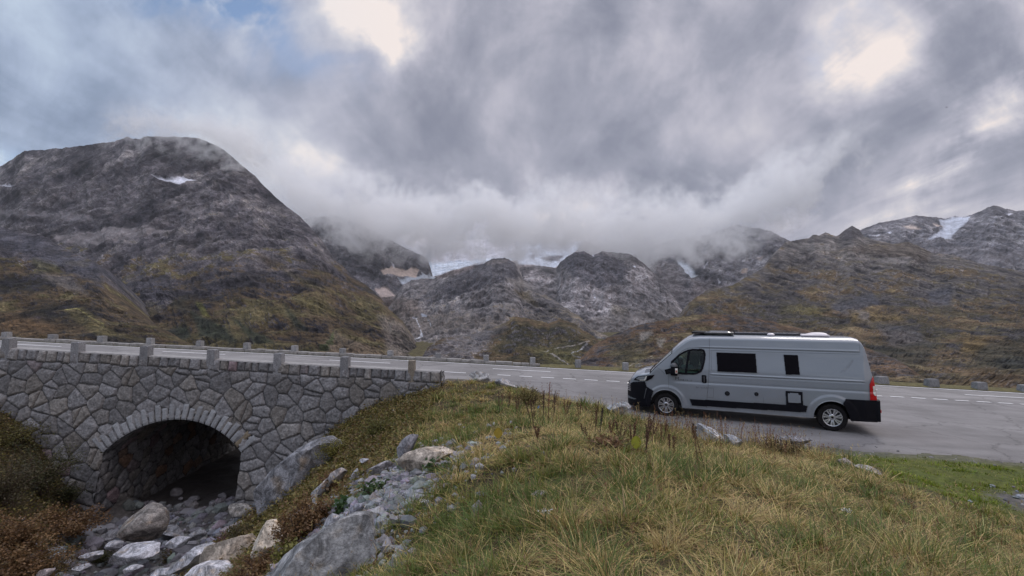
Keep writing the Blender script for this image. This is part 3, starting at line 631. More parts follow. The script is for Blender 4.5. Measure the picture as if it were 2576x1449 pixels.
# streambed inside the tunnel
def bed_z(X, Y): return -4.32 + .10 * fbm(np.stack([X, Y, X * 0], -1) * 1.1, 4) + .03 * (Y - 17)
xs = np.arange(-16.0, -9.0, .1); ys = np.arange(17.0, 30.0, .1); X, Y = np.meshgrid(xs, ys, indexing='ij')
c = np.array([.06, .055, .055]) * (1 + .5 * fbm(np.stack([X, Y, X * 0], -1) * 4, 4))[..., None]
tag(mesh_np("streambed", np.stack([X, Y, bed_z(X, Y) - .06], -1), grid_faces(len(xs), len(ys)), mat_attr("wet_gravel", rough=.5, spec=.4, vscale=9, var=.4, bump=.8, bscale=50), c.reshape(-1, 3)), kind='structure')

# ------------------------------------------------------------------ road
def asphalt_extra(t, col, c):
    v = t.new('ShaderNodeTexNoise'); t.l.new(c.outputs['Object'], v.inputs['Vector']); v.inputs['Scale'].default_value = 220; v.inputs['Detail'].default_value = 2
    f = t.mr(v.outputs['Fac'], .3, .7, .78, 1.25, 'LINEAR')
    mp = t.new('ShaderNodeMapping'); t.l.new(c.outputs['Object'], mp.inputs[0]); mp.inputs[3].default_value = (.12, 1.1, 1)
    g = t.mr(t.noise(mp.outputs[0], 1.4, 5, .6), .35, .65, .86, 1.14, 'LINEAR')
    vo_ = t.new('ShaderNodeTexVoronoi', feature='DISTANCE_TO_EDGE'); wv = t.vm('ADD', c.outputs['Object'], t.vm('MULTIPLY', t.noise(c.outputs['Object'], 1.6, 5, .65, col=True), (.9, .9, 0))); t.l.new(wv, vo_.inputs['Vector']); vo_.inputs['Scale'].default_value = .33
    cr = t.mr(vo_.outputs[0], .003, .012, .62, 1.0, 'LINEAR')
    pt = t.mr(t.noise(c.outputs['Object'], .35, 4, .6), .42, .58, .86, 1.10, 'LINEAR')
    f = t.m('MULTIPLY', t.m('MULTIPLY', f, cr), pt)
    return t.vm('MULTIPLY', col, t.comb(*[t.m('MULTIPLY', f, g)] * 3))
xs = np.concatenate([np.arange(-42, -3, .3), np.arange(-3, 14, .1), np.arange(14, 46, .25)]); ys = np.arange(9.0, 26.61, .1)
X, Y = np.meshgrid(xs, ys, indexing='ij')
n1 = fbm(np.stack([X * .25, Y * .9, X * 0], -1), 5, .55); n2 = fbm(np.stack([X * 1.3, Y * 3, X * 0], -1), 4, .6)
Z = zroad(X, Y) + .012 * n1
sd = poly_sd(X, Y, ASPH)
lay = sm(20.9 - Y + .1 * n2, -.1, .2) * sm(X, -1.5, 0)
c = lerp(np.array([.192, .184, .183]), np.array([.168, .161, .162]), lay[..., None]) * (1 + .10 * n1 + .10 * n2 * lay)[..., None]
for (px, py, r, k) in ((9.2, 13.0, 1.2, .12), (11.5, 12.3, .8, .10), (4.6, 14.6, .9, .15), (14, 13, 1.6, .06)):      # oil and damp stains
    c *= (1 - k * np.exp(-((X - px) / r) ** 2 - ((Y - py) / (r * .4)) ** 2) * (1 + n2))[..., None]
worn = sm(sd + .5 * n2, .75, .0)[..., None] * (lay > .5)[..., None]
c = lerp(c, np.array([.15, .14, .135]) * (1 + .6 * n2)[..., None], worn * .7)
fs = sd[:-1, :-1]
keep = fs + .22 * n2[:-1, :-1] > 0.0
tag(mesh_np("road", np.stack([X, Y, Z], -1), grid_faces(len(xs), len(ys), keep), mat_attr("asphalt", rough=.82, spec=.3, vscale=3, var=.08, bump=.5, bscale=160, bdist=.006, detail=4, extra=asphalt_extra), np.clip(c, .01, 1).reshape(-1, 3)), kind='structure')
# paint
def strip(x0, x1, yf, wd, lift=.006):
    n = max(2, int((x1 - x0) / .5) + 1); xs = np.linspace(x0, x1, n); V = []
    for s_ in (-.5, .5):
        ys = np.array([yf(q) for q in xs]) + s_ * wd; V.append(np.stack([xs, ys, zroad(xs, ys) + lift + .012], -1))
    V = np.stack(V, 1).reshape(-1, 3); return V, grid_faces(n, 2)[:, ::-1]
edge_y = lambda x: float(np.interp(x, [-40, -5, 6, 18, 26, 45], [25.6, 25.5, 24.95, 24.6, 24.05, 22.9]))
mid_y = lambda x: float(np.interp(x, [-40, -15, 0, 10, 21, 45], [24.2, 24.3, 23.7, 23.2, 22.55, 21.2]))
near_y = lambda x: float(np.interp(x, [-40, -3, 2, 9, 16, 21.5, 45], [22.0, 21.7, 21.4, 21.1, 20.75, 20.3, 19.0]))
def xat(x, D): return (x - 1288) / FPX * D / (math.cos(PITCH) )
Vs, Fs, off = [], [], 0
def addstrip(*a):
    global off
    V, F = strip(*a); Vs.append(V); Fs.append(F + off); off += len(V)
addstrip(-40, 45, edge_y, .15)
for (a, b) in ((40, 160), (415, 571), (832, 984), (1240, 1384), (2419, 2571)): addstrip(xat(a, mid_y(xat(a, 24))), xat(b, mid_y(xat(b, 24))), mid_y, .13)
for a in (1660, 2040): addstrip(xat(a, 23), xat(a + 148, 23), mid_y, .13)
addstrip(-40, xat(1173, 21.6), near_y, .13); addstrip(xat(1196, 21.5), xat(1230, 21.5), near_y, .13)
q = 1252.0
while q < 2700: addstrip(xat(q, near_y(xat(q, 21))), xat(q + 32, near_y(xat(q, 21))), near_y, .13); q += 54.3
paint = mat_basic("road_paint", (.74, .74, .75), rough=.7, var=.22, vscale=9)
tag(mesh_np("road_markings", np.concatenate(Vs), np.concatenate(Fs), paint, smooth=False), kind='structure')
# verge beyond the far edge line
xs = np.arange(-42, 46, .12); ys = np.linspace(0, 1, 14); X, T = np.meshgrid(xs, ys, indexing='ij')
e0 = np.interp(X, [-42, -5, 6, 18, 27, 46], [25.75, 25.75, 25.2, 24.85, 24.35, 23.3]); e1 = e0 + 1.55
Y = lerp(e0, e1, T); Z = zroad(X, Y) + .02 + .10 * np.sin(np.minimum(T * 1.6, 1) * 1.6) * sm(X, 1.0, 2.5) + .03 * fbm(np.stack([X, Y, X * 0], -1) * 4, 3) * sm(T, .05, .3) - 1.6 * sm(T, .62, 1) ** 1.5
c = np.array([.105, .092, .040]) * (1 + .6 * fbm(np.stack([X, Y, X * 0], -1) * 3, 4))[..., None]
tag(mesh_np("verge", np.stack([X, Y, Z], -1), grid_faces(len(xs), 14), mat_attr("verge_grass", vscale=12, var=.5, bump=.9, bscale=50), np.clip(c, .01, 1).reshape(-1, 3)), kind='structure')

# ------------------------------------------------------------------ stone bridge
def cells(U, Vv, su, sv, seed, jit=.42, rowoff=True, jity=None):
    jity = jit if jity is None else jity
    """irregular stone pattern: returns distance to joint (m), id hash 0..1 (two), local offset"""
    i0 = np.floor(U / su).astype(int); j0 = np.floor(Vv / sv).astype(int)
    def h(i, j, k): 
        a = np.sin(i * 127.1 + j * 311.7 + k * 74.7 + seed * 13.3) * 43758.5453; return a - np.floor(a)
    def pt(i, j):
        return ((i + .5 + (.5 * (j % 2) if rowoff else 0) + (h(i, j, 1) - .5) * 2 * jit) * su, (j + .5 + (h(i, j, 2) - .5) * 2 * jity) * sv)
    best = np.full(U.shape, 1e9); bx = np.zeros(U.shape); by = np.zeros(U.shape); bi = np.zeros(U.shape, int); bj = np.zeros(U.shape, int)
    for di in range(-2, 3):
        for dj in range(-2, 3):
            i, j = i0 + di, j0 + dj; x, y = pt(i, j); d = (U - x) ** 2 + (Vv - y) ** 2; k = d < best
            best = np.where(k, d, best); bx = np.where(k, x, bx); by = np.where(k, y, by); bi = np.where(k, i, bi); bj = np.where(k, j, bj)
    ed = np.zeros(U.shape); K_ = .016
    for di in range(-3, 4):
        for dj in range(-3, 4):
            i, j = bi + di, bj + dj
            if di == 0 and dj == 0: continue
            x, y = pt(i, j); ex, ey = x - bx, y - by; l = np.hypot(ex, ey) + 1e-9
            ed += np.exp(-np.clip((((x + bx) / 2 - U) * ex / l + ((y + by) / 2 - Vv) * ey / l) / K_, -1, 30))
    ed = -K_ * np.log(ed + 1e-12) + .004
    return ed, h(bi, bj, 3), h(bi, bj, 4), U - bx, Vv - by
def stone_relief(d, h1, h2, lx, ly, P, j=.007, dep=.05):
    r = sm(d, j * .3, j + .055); n = fbm(P * 4.5, 5, .6); n2 = fbm(P * 14, 3, .6)
    rel = dep * r * (.75 + .5 * h1) + .02 * sm(d, 0, .14) + r * (.045 * n + .022 * n2) + r * ((h1 - .5) * lx * .12 + (h2 - .5) * ly * .12)
    return rel, r, n, n2
def stone_col(d, r, h1, h2, n, n2, warm=.06, base=1.0):
    g = (.125 + .085 * h1) * base; c = np.stack([g * 1.00, g * .985, g * 1.02], -1)
    c = lerp(c, c * np.array([1.04, .985, .89]), (sm(h2, .45, .9))[..., None])
    k = sm(h2, 1 - warm, 1 - warm * .7)[..., None]; c = lerp(c, np.array([.17, .10, .065]) * base * (.7 + .5 * h1)[..., None], k * .8)
    k = (sm(h2, .30, .34) * (1 - sm(h2, .36, .38)))[..., None]; c = lerp(c, c * np.array([1.15, .9, .92]), k)
    c = c * (1 + .6 * n + .6 * n2)[..., None]
    c = lerp(np.array([.038, .036, .037]) * base * (1 + n2)[..., None], c, sm(d, .006, .020)[..., None])
    return np.clip(c, .004, 1)
stone_mat = mat_attr("masonry_stone", rough=.92, spec=.15, vscale=14, var=.35, bump=.7, bscale=55, bdist=.012)
WY, BAT = 18.4, .19
ztop = lambda X: 1.89 - (X + 19.1) * .0543
ACX, AZC, AR, AZS = -12.42, -4.02, 3.34, -1.85
AH = math.sqrt(AR ** 2 - (AZS - AZC) ** 2)
wally = lambda X, z: WY - BAT * (ztop(X) - z)
bridge = empty("stone_bridge", (-12, 18.4, -4.3))
tag(bridge, "grey stone arch bridge carrying the mountain road over the stony streambed", "bridge")
def put(o, parent):
    o.parent = parent; o.matrix_parent_inverse = parent.matrix_world.inverted() if False else Matrix.Translation(-Vector(parent.location)); return o
us = np.arange(-27, -2.70, .022); vs = np.arange(0, 6.6, .022)
U, Vd = np.meshgrid(us, vs, indexing='ij')
zt = ztop(U); Zw = zt - Vd
wob = .045 * fbm(np.stack([U, Vd, U * 0], -1) * 2.2, 5, .6); wob2 = .04 * fbm(np.stack([U, Vd, U * 0 + 7], -1) * 2.4, 5, .6)
d, h1, h2, lx, ly = cells(U + wob, Vd + wob2 + .22, .70, .46, 3, jit=.46, jity=.27)
# upper course of squared parapet stones
js = np.cumsum(np.concatenate([[-27.2], np.random.default_rng(2).uniform(.24, .46, 90)])); k = np.searchsorted(js, U) ; k = np.clip(k, 1, len(js) - 1)
dj = np.minimum(U - js[k - 1], js[k] - U); hh = np.abs(np.sin(k * 12.9898) * 43758.5453) % 1; hk = np.abs(np.sin(k * 78.233 + 1) * 24634.6345) % 1
rowb = .40 + (hh - .5) * .10
top = Vd < rowb
spl = (h2 > .86) & (h1 > .25); sl = np.abs(lx + .25 * ly) ; d = np.where(spl, np.minimum(d, sl), d); h1 = np.where(spl & (lx + .25 * ly > 0), (h1 * 7.7) % 1, h1)
spl = (h2 < .08); sl = np.abs(ly - .2 * lx); d = np.where(spl, np.minimum(d, sl), d); h1 = np.where(spl & (ly - .2 * lx > 0), (h1 * 5.3) % 1, h1)
dt = np.minimum(dj, np.minimum(rowb - Vd, Vd + .02))
d = np.where(top, dt, np.minimum(d, Vd - rowb)); h1 = np.where(top, hh, h1); h2 = np.where(top, hk * .985 + .0, h2)
P = np.stack([U, Vd * 1.0, U * 0], -1)
h2 = np.where(top, h2, np.minimum(h2, .975))
rel, r, n, n2 = stone_relief(d, h1, h2, lx * ~top, ly * ~top, P)
col = stone_col(d, r, h1, h2, n, n2, .012)
stain = fbm(np.stack([U * .5, Vd * .35, U * 0 + 3], -1), 4)
col *= (1 + .25 * stain)[..., None]
col *= lerp(1, .78, (sm(Vd, .25, .55) * (1 - sm(Vd, .9, 1.5)) * sm(stain, -.1, .3)))[..., None]          # damp weathering below the parapet course
Pw = np.stack([U, wally(U, Zw) - rel, Zw], -1)
ucx = (U[:-1, :-1] + U[1:, 1:]) / 2 - ACX; ucz = (Zw[:-1, :-1] + Zw[1:, 1:]) / 2
inside = ((ucz > AZS) & (np.hypot(ucx, ucz - AZC) < AR + .06)) | ((ucz <= AZS) & (np.abs(ucx) < AH - .03))
put(mesh_np("wall_face", Pw, grid_faces(len(us), len(vs), ~inside), stone_mat, col.reshape(-1, 3)), bridge)
# coping: light mortar top of the parapet, back face and right-hand end
mb = MB()
xs = np.arange(-27, -2.65, .25); rg = np.random.default_rng(8)
capc = mat_basic("cap_mortar", (.26, .25, .245), rough=.9, var=.3, vscale=9, bump=.5, bscale=30)
V, F = [], []
for i, x_ in enumerate(xs):
    z_ = ztop(x_); jj = rg.uniform(-.006, .006, 4)
    V += [(x_, WY - .055 + jj[0], z_ - .03), (x_, WY - .03, z_ + .012 + jj[1]), (x_, WY + .42, z_ + .014 + jj[2]), (x_, WY + .45, z_ - .02), (x_, WY + .45, z_ - .75)]
V = np.array(V); put(mesh_np("coping", V, grid_faces(len(xs), 5), capc, smooth=False), bridge)
ys2 = np.arange(0, .47, .03); vs2 = np.arange(0, 2.6, .03); A_, B_ = np.meshgrid(ys2, vs2, indexing='ij')
d, h1, h2, lx, ly = cells(A_ + 5, B_ + .2, .42, .36, 9); rel, r, n, n2 = stone_relief(d, h1, h2, lx, ly, np.stack([A_, B_, A_ * 0], -1))
put(mesh_np("end_face", np.stack([-2.70 + rel, WY - BAT * B_ - .05 + A_ * (1 + BAT * B_ / .47), ztop(-2.7) - B_], -1), grid_faces(len(ys2), len(vs2)), stone_mat, stone_col(d, r, h1, h2, n, n2).reshape(-1, 3)), bridge)
# arch ring of dressed voussoirs
ring_mat = mat_attr("dressed_granite", rough=.9, spec=.15, vscale=18, var=.3, bump=.6, bscale=70, bdist=.008)
th0 = math.acos(AH / AR); nv = 25; RV, RF, RC = [], [], []; off = 0; rg = np.random.default_rng(4)
for k in range(nv):
    a0 = math.pi - th0 - (math.pi - 2 * th0) * k / nv; a1 = math.pi - th0 - (math.pi - 2 * th0) * (k + 1) / nv; g = .008
    L_ = (.56 if k % 2 else .42) + rg.uniform(-.03, .03); shade = rg.uniform(.8, 1.15); m_ = 7
    if k in (0, nv - 1): L_ = .66
    aa = np.linspace(a0 - g, a1 + g, 6); rr = np.linspace(AR - .015, AR + L_, 9); A, R_ = np.meshgrid(aa, rr, indexing='ij')
    X = ACX + R_ * np.cos(A); Z = AZC + R_ * np.sin(A); Y0 = wally(X, Z)
    edge = np.minimum(np.minimum((A - aa[-1]), (aa[0] - A)) * AR, np.minimum(R_ - rr[0], rr[-1] - R_)); bul = .025 * sm(edge, -.001, .035) + .010 * fbm(np.stack([X * 5, Z * 5, X * 0], -1), 3)
    front = np.stack([X, Y0 - .062 - bul, Z], -1).reshape(-1, 3)
    F = grid_faces(6, 9) + off
    idx = np.arange(54).reshape(6, 9); per = list(idx[:, 0]) + list(idx[-1, 1:]) + list(idx[-2::-1, -1]) + list(idx[0, -2:0:-1])
    backv = front[per] + np.array([0, .45, 0]); n0 = 54
    sides = [(per[q] + off, per[(q + 1) % len(per)] + off, off + n0 + (q + 1) % len(per), off + n0 + q) for q in range(len(per))]
    RV.append(front); RV.append(backv); RF.append(F); RF.append(np.array(sides)); off += 54 + len(per)
    cc = np.array([.245, .25, .262]) * shade if rg.random() > .12 else np.array([.20, .165, .12]) * shade
    RC.append(np.tile(cc, (54 + len(per), 1)))
put(mesh_np("arch_ring", np.concatenate(RV), np.concatenate(RF), ring_mat, np.concatenate(RC), smooth=False), bridge)
# barrel and inner walls
hw = AZS + 4.75; arcl = (math.pi - 2 * th0) * AR; w = np.arange(0, 2 * hw + arcl, .04); dp = np.arange(0, 11.0, .04)
Wp, Dp = np.meshgrid(w, dp, indexing='ij')
ang = math.pi - th0 - (Wp - hw) / AR
X = np.where(Wp < hw, ACX - AH, np.where(Wp > hw + arcl, ACX + AH, ACX + AR * np.cos(ang)))
Z = np.where(Wp < hw, -4.75 + Wp, np.where(Wp > hw + arcl, AZS - (Wp - hw - arcl), AZC + AR * np.sin(ang)))
nx_ = np.where(Wp < hw, 1, np.where(Wp > hw + arcl, -1, -np.cos(ang))); nz_ = np.where((Wp >= hw) & (Wp <= hw + arcl), -np.sin(ang), 0)
d, h1, h2, lx, ly = cells(Dp + 3, Wp, .56, .36, 12, jit=.45, jity=.26); rel, r, n, n2 = stone_relief(d, h1, h2, lx, ly, np.stack([Dp, Wp, Wp * 0], -1), dep=.05)
Y0 = wally(X, Z) + .02
sk = np.where(Z < -4.0, 0, 0)
V = np.stack([X + nx_ * (rel - .035), Y0 + Dp - .03, Z + nz_ * (rel - .05)], -1)
put(mesh_np("vault", V, grid_faces(len(w), len(dp)), stone_mat, stone_col(d, r, h1, h2, n, n2, .10, .95).reshape(-1, 3)), bridge)

# ------------------------------------------------------------------ granite guard posts
gran = mat_attr("granite", rough=.9, spec=.15, vscale=30, var=.45, bump=.6, bscale=90, bdist=.01)
def block(name, w_, dth, h_, seed, taper=1.0, col=(.21, .21, .22), parent=None, lean=0.0):
    """rough hewn block, base at origin"""
    n = 9; V = []; F = []; off = 0
    faces = []
    lin = np.linspace(-1, 1, n)
    A, B = np.meshgrid(lin, lin, indexing='ij'); o = np.ones_like(A)
    for (ax, sg) in ((0, 1), (0, -1), (1, 1), (1, -1), (2, 1), (2, -1)):
        q = [None] * 3; q[ax] = sg * o; q[(ax + 1) % 3] = A; q[(ax + 2) % 3] = B * sg
        V.append(np.stack(q, -1).reshape(-1, 3)); F.append(grid_faces(n, n) + off); off += n * n
    V = np.concatenate(V); F = np.concatenate(F)
    Vr = np.sign(V) * np.abs(V) ** 1.0; l = np.linalg.norm(V, axis=1)[:, None]; Vr = V * (1 - .055 * np.clip(l - 1.25, 0, 1))
    z = (Vr[:, 2] + 1) / 2; k = lerp(1.0, taper, z)
    P = np.stack([Vr[:, 0] * w_ / 2 * k + lean * z * h_, Vr[:, 1] * dth / 2 * k, z * h_], -1)
    nn = np.stack([fbm(P * 6 + seed * 3.3 + q_ * 11, 4, .6) for q_ in range(3)], -1); P = P + nn * .016
    c = np.array(col) * (1 + .5 * fbm(P * 8 + seed, 4, .6))[:, None] * (.85 + .3 * ((seed * .377) % 1))
    return mesh_np(name, P, F, gran, np.clip(c, .01, 1), smooth=False, parent=parent)
ordn = ["leftmost", "second from the left", "third from the left", "fourth from the left", "fifth from the left", "sixth from the left", "seventh from the left", "eighth from the left", "ninth from the left", "tenth from the left", "eleventh from the left", "twelfth from the left", "thirteenth from the left"]
for i, px in enumerate((19, 193, 366, 534, 701, 868, 1036)):
    X = float(at(px, 880, WY)[0]); zt_ = ztop(X); ex = .37
    c_ = (.20, .20, .21) if i < 6 else (.20, .175, .145)
    o = block("guard_post", .31 if i < 6 else .24, .32, ex + .52, i + 1, .97, c_)
    o.location = (X, WY + .06, zt_ - .52)
    ext = {0: "leftmost", 1: "second", 2: "third", 3: "fourth", 4: "fifth", 5: "sixth"}.get(i)
    lab = "brownish granite guard post at the right end of the near bridge parapet" if i == 6 else ("grey granite guard post, leftmost in the near bridge parapet" if i == 0 else "grey granite guard post in the near bridge parapet, %s from the left" % ext)
    tag(o, lab, "guard post", "granite guard posts in the near parapet")
# low stone kerb on the far side
kx1 = float(at(1359, 917, 25.6)[0]); js = [-40.0]; rg = np.random.default_rng(21)
while js[-1] < kx1: js.append(js[-1] + rg.uniform(.45, .95))
mbk = MB()
kerb_y = lambda x: edge_y(x) + .52
for a, b in zip(js[:-1], js[1:]):
    b = min(b, kx1); xm = (a + b) / 2; h_ = .20 + rg.uniform(-.02, .03); dz_ = -.048 * (b - a) / 2
    M = Matrix.Rotation(math.atan(.048), 3, 'Y')
    mbk.box((xm, kerb_y(xm) + rg.uniform(-.02, .02), float(zroad(xm, 25)) + h_ / 2 - .03), (b - a - .03, .36 + rg.uniform(-.03, .03), h_), M)
kerb = mbk.build("kerb", mat_basic("kerb_stone", (.235, .225, .215), rough=.92, var=.45, vscale=5, bump=.6, bscale=30), bevel=.025)
tag(kerb, "low kerb of grey stone blocks along the far side of the road", "kerb")
fp = [(14, 835), (131, 841), (255, 845), (377, 850), (502, 857), (621, 862), (741, 869), (862, 876), (982, 882), (1103, 888), (1223, 893), (1340, 899), (1454, 905), (1573, 912), (1694, 920), (2096, 940), (2215, 947), (2340, 953), (2460, 961), (2574, 968)]
for i, (px, ytop) in enumerate(fp):
    D = 25.9 if px < 1600 else 25.4
    for _ in range(3):
        X = float(at(px, 900, D)[0]); D = kerb_y(X) + (.02 if px < 1400 else .1)
    zb_ = float(zroad(X, D)); zt_ = float(at(px, ytop, D)[2]); big = px > 2000
    if px in (1694, 2096): continue
    o = block("guard_post", .58 if big else (.34 if px < 300 else .29), .40 if big else .30, zt_ - zb_ + .15, i + 31, .84 if big else .96, (.19, .19, .195) if big else (.23, .23, .235), lean=.02 if big else 0)
    o.location = (X, D, zb_ - .15)
    if px < 1600:
        lab = "grey granite guard post across the road, leftmost along the far kerb" if i == 0 else "grey granite guard post on the far side of the road, %s" % ordn[i] if i < 13 else "grey granite guard post across the road, nearest to the nose of the van"
        tag(o, lab, "guard post", "granite guard posts on the far side")
    else:
        nm = {2215: "broad pale guard stone across the road, just behind the tail of the van", 2340: "broad pale guard stone across the road, second to the right of the van", 2460: "broad pale guard stone across the road, third to the right of the van", 2574: "broad pale guard stone across the road at the right picture edge"}[px]
        tag(o, nm, "guard stone", "broad guard stones right of the van")
# ------------------------------------------------------------------ the campervan (local: x forward, y towards the viewer, z up; s = -x from the front axle)
_R = np.array([8.806, 13.414]); _Fr = np.array([4.845, 15.165]); _u = (_R - _Fr) / np.linalg.norm(_R - _Fr); _n = np.array([_u[1], -_u[0]])
vo = _Fr - _n * 1.0
van = empty("campervan", (vo[0], vo[1], .005), math.atan2(-_u[1], -_u[0]))
tag(van, "light grey high-roof campervan parked side-on in the roadside lay-by", "campervan")
def car_paint():
    m = bpy.data.materials.new("van_paint"); m.use_nodes = True; t = NT(m.node_tree); p = t.n['Principled BSDF']
    c = t.new('ShaderNodeTexCoord'); s_ = t.new('ShaderNodeSeparateXYZ'); t.l.new(c.outputs['Object'], s_.inputs[0])
    n = t.noise(c.outputs['Object'], 2.2, 6, .65)
    dirt = t.m('MULTIPLY', t.mr(s_.outputs[2], 1.25, .35), t.mr(n, .35, .7, .15, .55))
    col = t.mix(dirt, (.200, .222, .255), (.13, .125, .12))
    t.l.new(col, p.inputs['Base Color']); t.put(p.inputs['Roughness'], t.m('ADD', .30, t.m('MULTIPLY', dirt, .5)))
    p.inputs['Coat Weight'].default_value = 1.0; p.inputs['Coat Roughness'].default_value = .04
    return m
PAINT = car_paint()
BLK = mat_basic("black_plastic", (.006, .006, .009), rough=.6, spec=.10, var=.25, bump=.1, bscale=200)
RUB = mat_basic("tyre_rubber", (.013, .012, .013), rough=.85, spec=.12, var=.3, bump=.3, bscale=60)
SEAM = mat_basic("panel_gap", (.05, .055, .065), rough=.8, var=.05)
DGL = mat_basic("dark_acrylic", (.006, .005, .007), rough=.12, var=.05, spec=.04)
SIL = mat_basic("hubcap_silver", (.55, .56, .60), rough=.26, metal=.9, var=.12)
CHR = mat_basic("chrome", (.75, .76, .8), rough=.12, metal=1.0, var=.03)
RED = mat_basic("red_lens", (.42, .008, .012), rough=.15, var=.1, coat=.6)
CLR = mat_basic("clear_lens", (.62, .60, .56), rough=.12, var=.1, coat=.6)
WHT = mat_basic("white_plastic", (.60, .56, .58), rough=.4, var=.1)
INT = mat_basic("cab_trim", (.022, .022, .026), rough=.8, var=.3)
CUR = mat_basic("curtain_cloth", (.05, .05, .045), rough=.95, var=.2)
LGT = mat_basic("light_trim", (.17, .25, .23), rough=.7, var=.15)
def glass_mat():
    m = bpy.data.materials.new("window_glass"); m.use_nodes = True; t = NT(m.node_tree); t.n.clear()
    o = t.new('ShaderNodeOutputMaterial'); tr = t.new('ShaderNodeBsdfTransparent'); tr.inputs[0].default_value = (.50, .62, .58, 1)
    gl = t.new('ShaderNodeBsdfGlossy'); gl.inputs['Roughness'].default_value = .03; fr = t.new('ShaderNodeFresnel'); fr.inputs[0].default_value = 1.5
    mx = t.new('ShaderNodeMixShader'); t.l.new(t.m('ADD', t.m('MULTIPLY', fr.outputs[0], .55), .01, clamp=True), mx.inputs[0]); t.l.new(tr.outputs[0], mx.inputs[1]); t.l.new(gl.outputs[0], mx.inputs[2]); t.l.new(mx.outputs[0], o.inputs[0])
    return m
GLS = glass_mat()

ZT = [(-1.30, .66), (-1.285, .86), (-1.27, .95), (-1.2, 1.06), (-1.1, 1.22), (-1.0, 1.31), (-.78, 1.40), (-.47, 1.455), (-.30, 1.62), (.20, 2.13), (.36, 2.29), (.51, 2.41), (.64, 2.50), (.78, 2.555), (1.0, 2.575), (1.3, 2.58), (5.0, 2.575), (5.10, 2.55), (5.17, 2.47), (5.22, 2.35), (5.30, 1.95), (5.375, 1.54), (5.42, 1.15), (5.435, .95), (5.44, .85)]
RC = [(-1.30, .10), (-1.2, .2), (-1.0, .22), (-.5, .20), (-.3, .16), (.2, .22), (.6, .22), (1.0, .19), (5.0, .19), (5.17, .17), (5.3, .15), (5.44, .1)]
NN = [(-1.3, 2.2), (-.6, 2.6), (-.3, 3.2), (.5, 3.0), (1.0, 3.4), (5.44, 3.4)]
WP = lambda s: 1.03 * np.clip(1 - np.clip(1 - (s + 1.30) / 1.1, 0, 1) ** 3.2, 0, 1) ** .385 * (1 - .05 * sm(s, 5.15, 5.44))
fI = lambda T, s: np.interp(s, [q[0] for q in T], [q[1] for q in T])
def TH(s, z):
    k = 1 - .05 * sm(z, 1.35, 2.15) - .035 * np.clip((z - 2.1) / .4, 0, 1) - .012 * np.clip((.7 - z) / .35, 0, 1)
    on = sm(s, 1.28, 1.38) * (1 - sm(s, 5.1, 5.2))
    # pressed lines along the side
    k = k + .028 * np.exp(-((z - 1.40) / .016) ** 2) * on - .016 * np.exp(-((z - 1.37) / .02) ** 2) * on
    k = k + .010 * (sm(z, 1.12, 1.09) - .0) * sm(s, .1, .5) * (1 - sm(s, 5.15, 5.25)) - .010 * np.exp(-((z - 1.13) / .03) ** 2) * sm(s, .1, .5)
    k = k + .016 * np.exp(-((z - 2.21) / .02) ** 2) * sm(s, .9, 1.2) * (1 - sm(s, 5.05, 5.12)) - .010 * np.exp(-((z - 2.17) / .014) ** 2) * sm(s, .9, 1.2) * (1 - sm(s, 5.05, 5.12))
    for c_ in (0.0, 4.41):      # flared arches
        rr = np.hypot(s - c_, z - .37); k = k + .022 * (1 - sm(rr, .56, .64)) * (z > .2)
    return k
def Y(s, z):
    s = np.asarray(s, float); z = np.asarray(z, float)
    zt = fI(ZT, s); rc = np.minimum(fI(RC, s), zt - .4); n = fI(NN, s); zc = zt - rc; w_ = WP(s)
    y = w_ * TH(s, np.minimum(z, zc)); t = np.clip((z - zc) / rc, 0, 1)
    return y * np.clip(1 - t ** n, 0, 1) ** (1 / n)
SS = np.concatenate([-1.30 + 1.1 * np.linspace(0, 1, 50) ** 1.9, np.arange(-.18, 5.08, .02), np.linspace(5.08, 5.44, 26)])
NZ, NP = 120, 34
def section(s):
    zt = fI(ZT, s); rc = min(fI(RC, s), zt - .4); n = fI(NN, s); zc = zt - rc
    z1 = np.linspace(.32, zc, NZ); ph = np.linspace(0, 1, NP)[1:] * math.pi / 2
    yc = float(WP(s)) * float(TH(s, zc)); z2 = zc + rc * np.sin(ph) ** (2 / n); y2 = yc * np.cos(ph) ** (2 / n); y2[-1] = 0
    return np.concatenate([WP(s) * TH(s, z1), y2]), np.concatenate([z1, z2])
sec = [section(s) for s in SS]; NS = len(SS); M_ = NZ + NP - 1
By = np.array([q[0] for q in sec]); Bz = np.array([q[1] for q in sec]); Bs = np.repeat(SS[:, None], M_, 1)
CABW = [(.245, 1.40), (.20, 1.72), (.30, 1.82), (.436, 1.945), (.56, 2.03), (.677, 2.085), (.80, 2.12), (1.06, 2.125), (1.12, 2.105), (1.152, 2.05), (1.160, 1.97), (1.145, 1.82), (1.115, 1.68), (1.085, 1.56), (1.04, 1.48), (.96, 1.42), (.85, 1.385), (.563, 1.37)]
fs_ = (Bs[:-1, :-1] + Bs[1:, 1:]) / 2; fz_ = (Bz[:-1, :-1] + Bz[1:, 1:]) / 2
jj = np.arange(M_ - 1)[None, :] + 0 * fs_
keep = poly_sd(fs_, fz_, CABW) < -.005
keep &= ~((np.hypot(fs_, fz_ - .37) < .475) | (np.hypot(fs_ - 4.41, fz_ - .37) < .455))
wsk = (fs_ > -.44) & (fs_ < .175) & (jj > NZ + 6)
keep &= ~wsk
gf = grid_faces(NS, M_, keep)
V1 = np.stack([-Bs, By, Bz], -1).reshape(-1, 3); V2 = V1 * np.array([1, -1, 1])
body = mesh_np("body", np.concatenate([V1, V2]), [gf, gf[:, ::-1] + len(V1)], PAINT, parent=van)
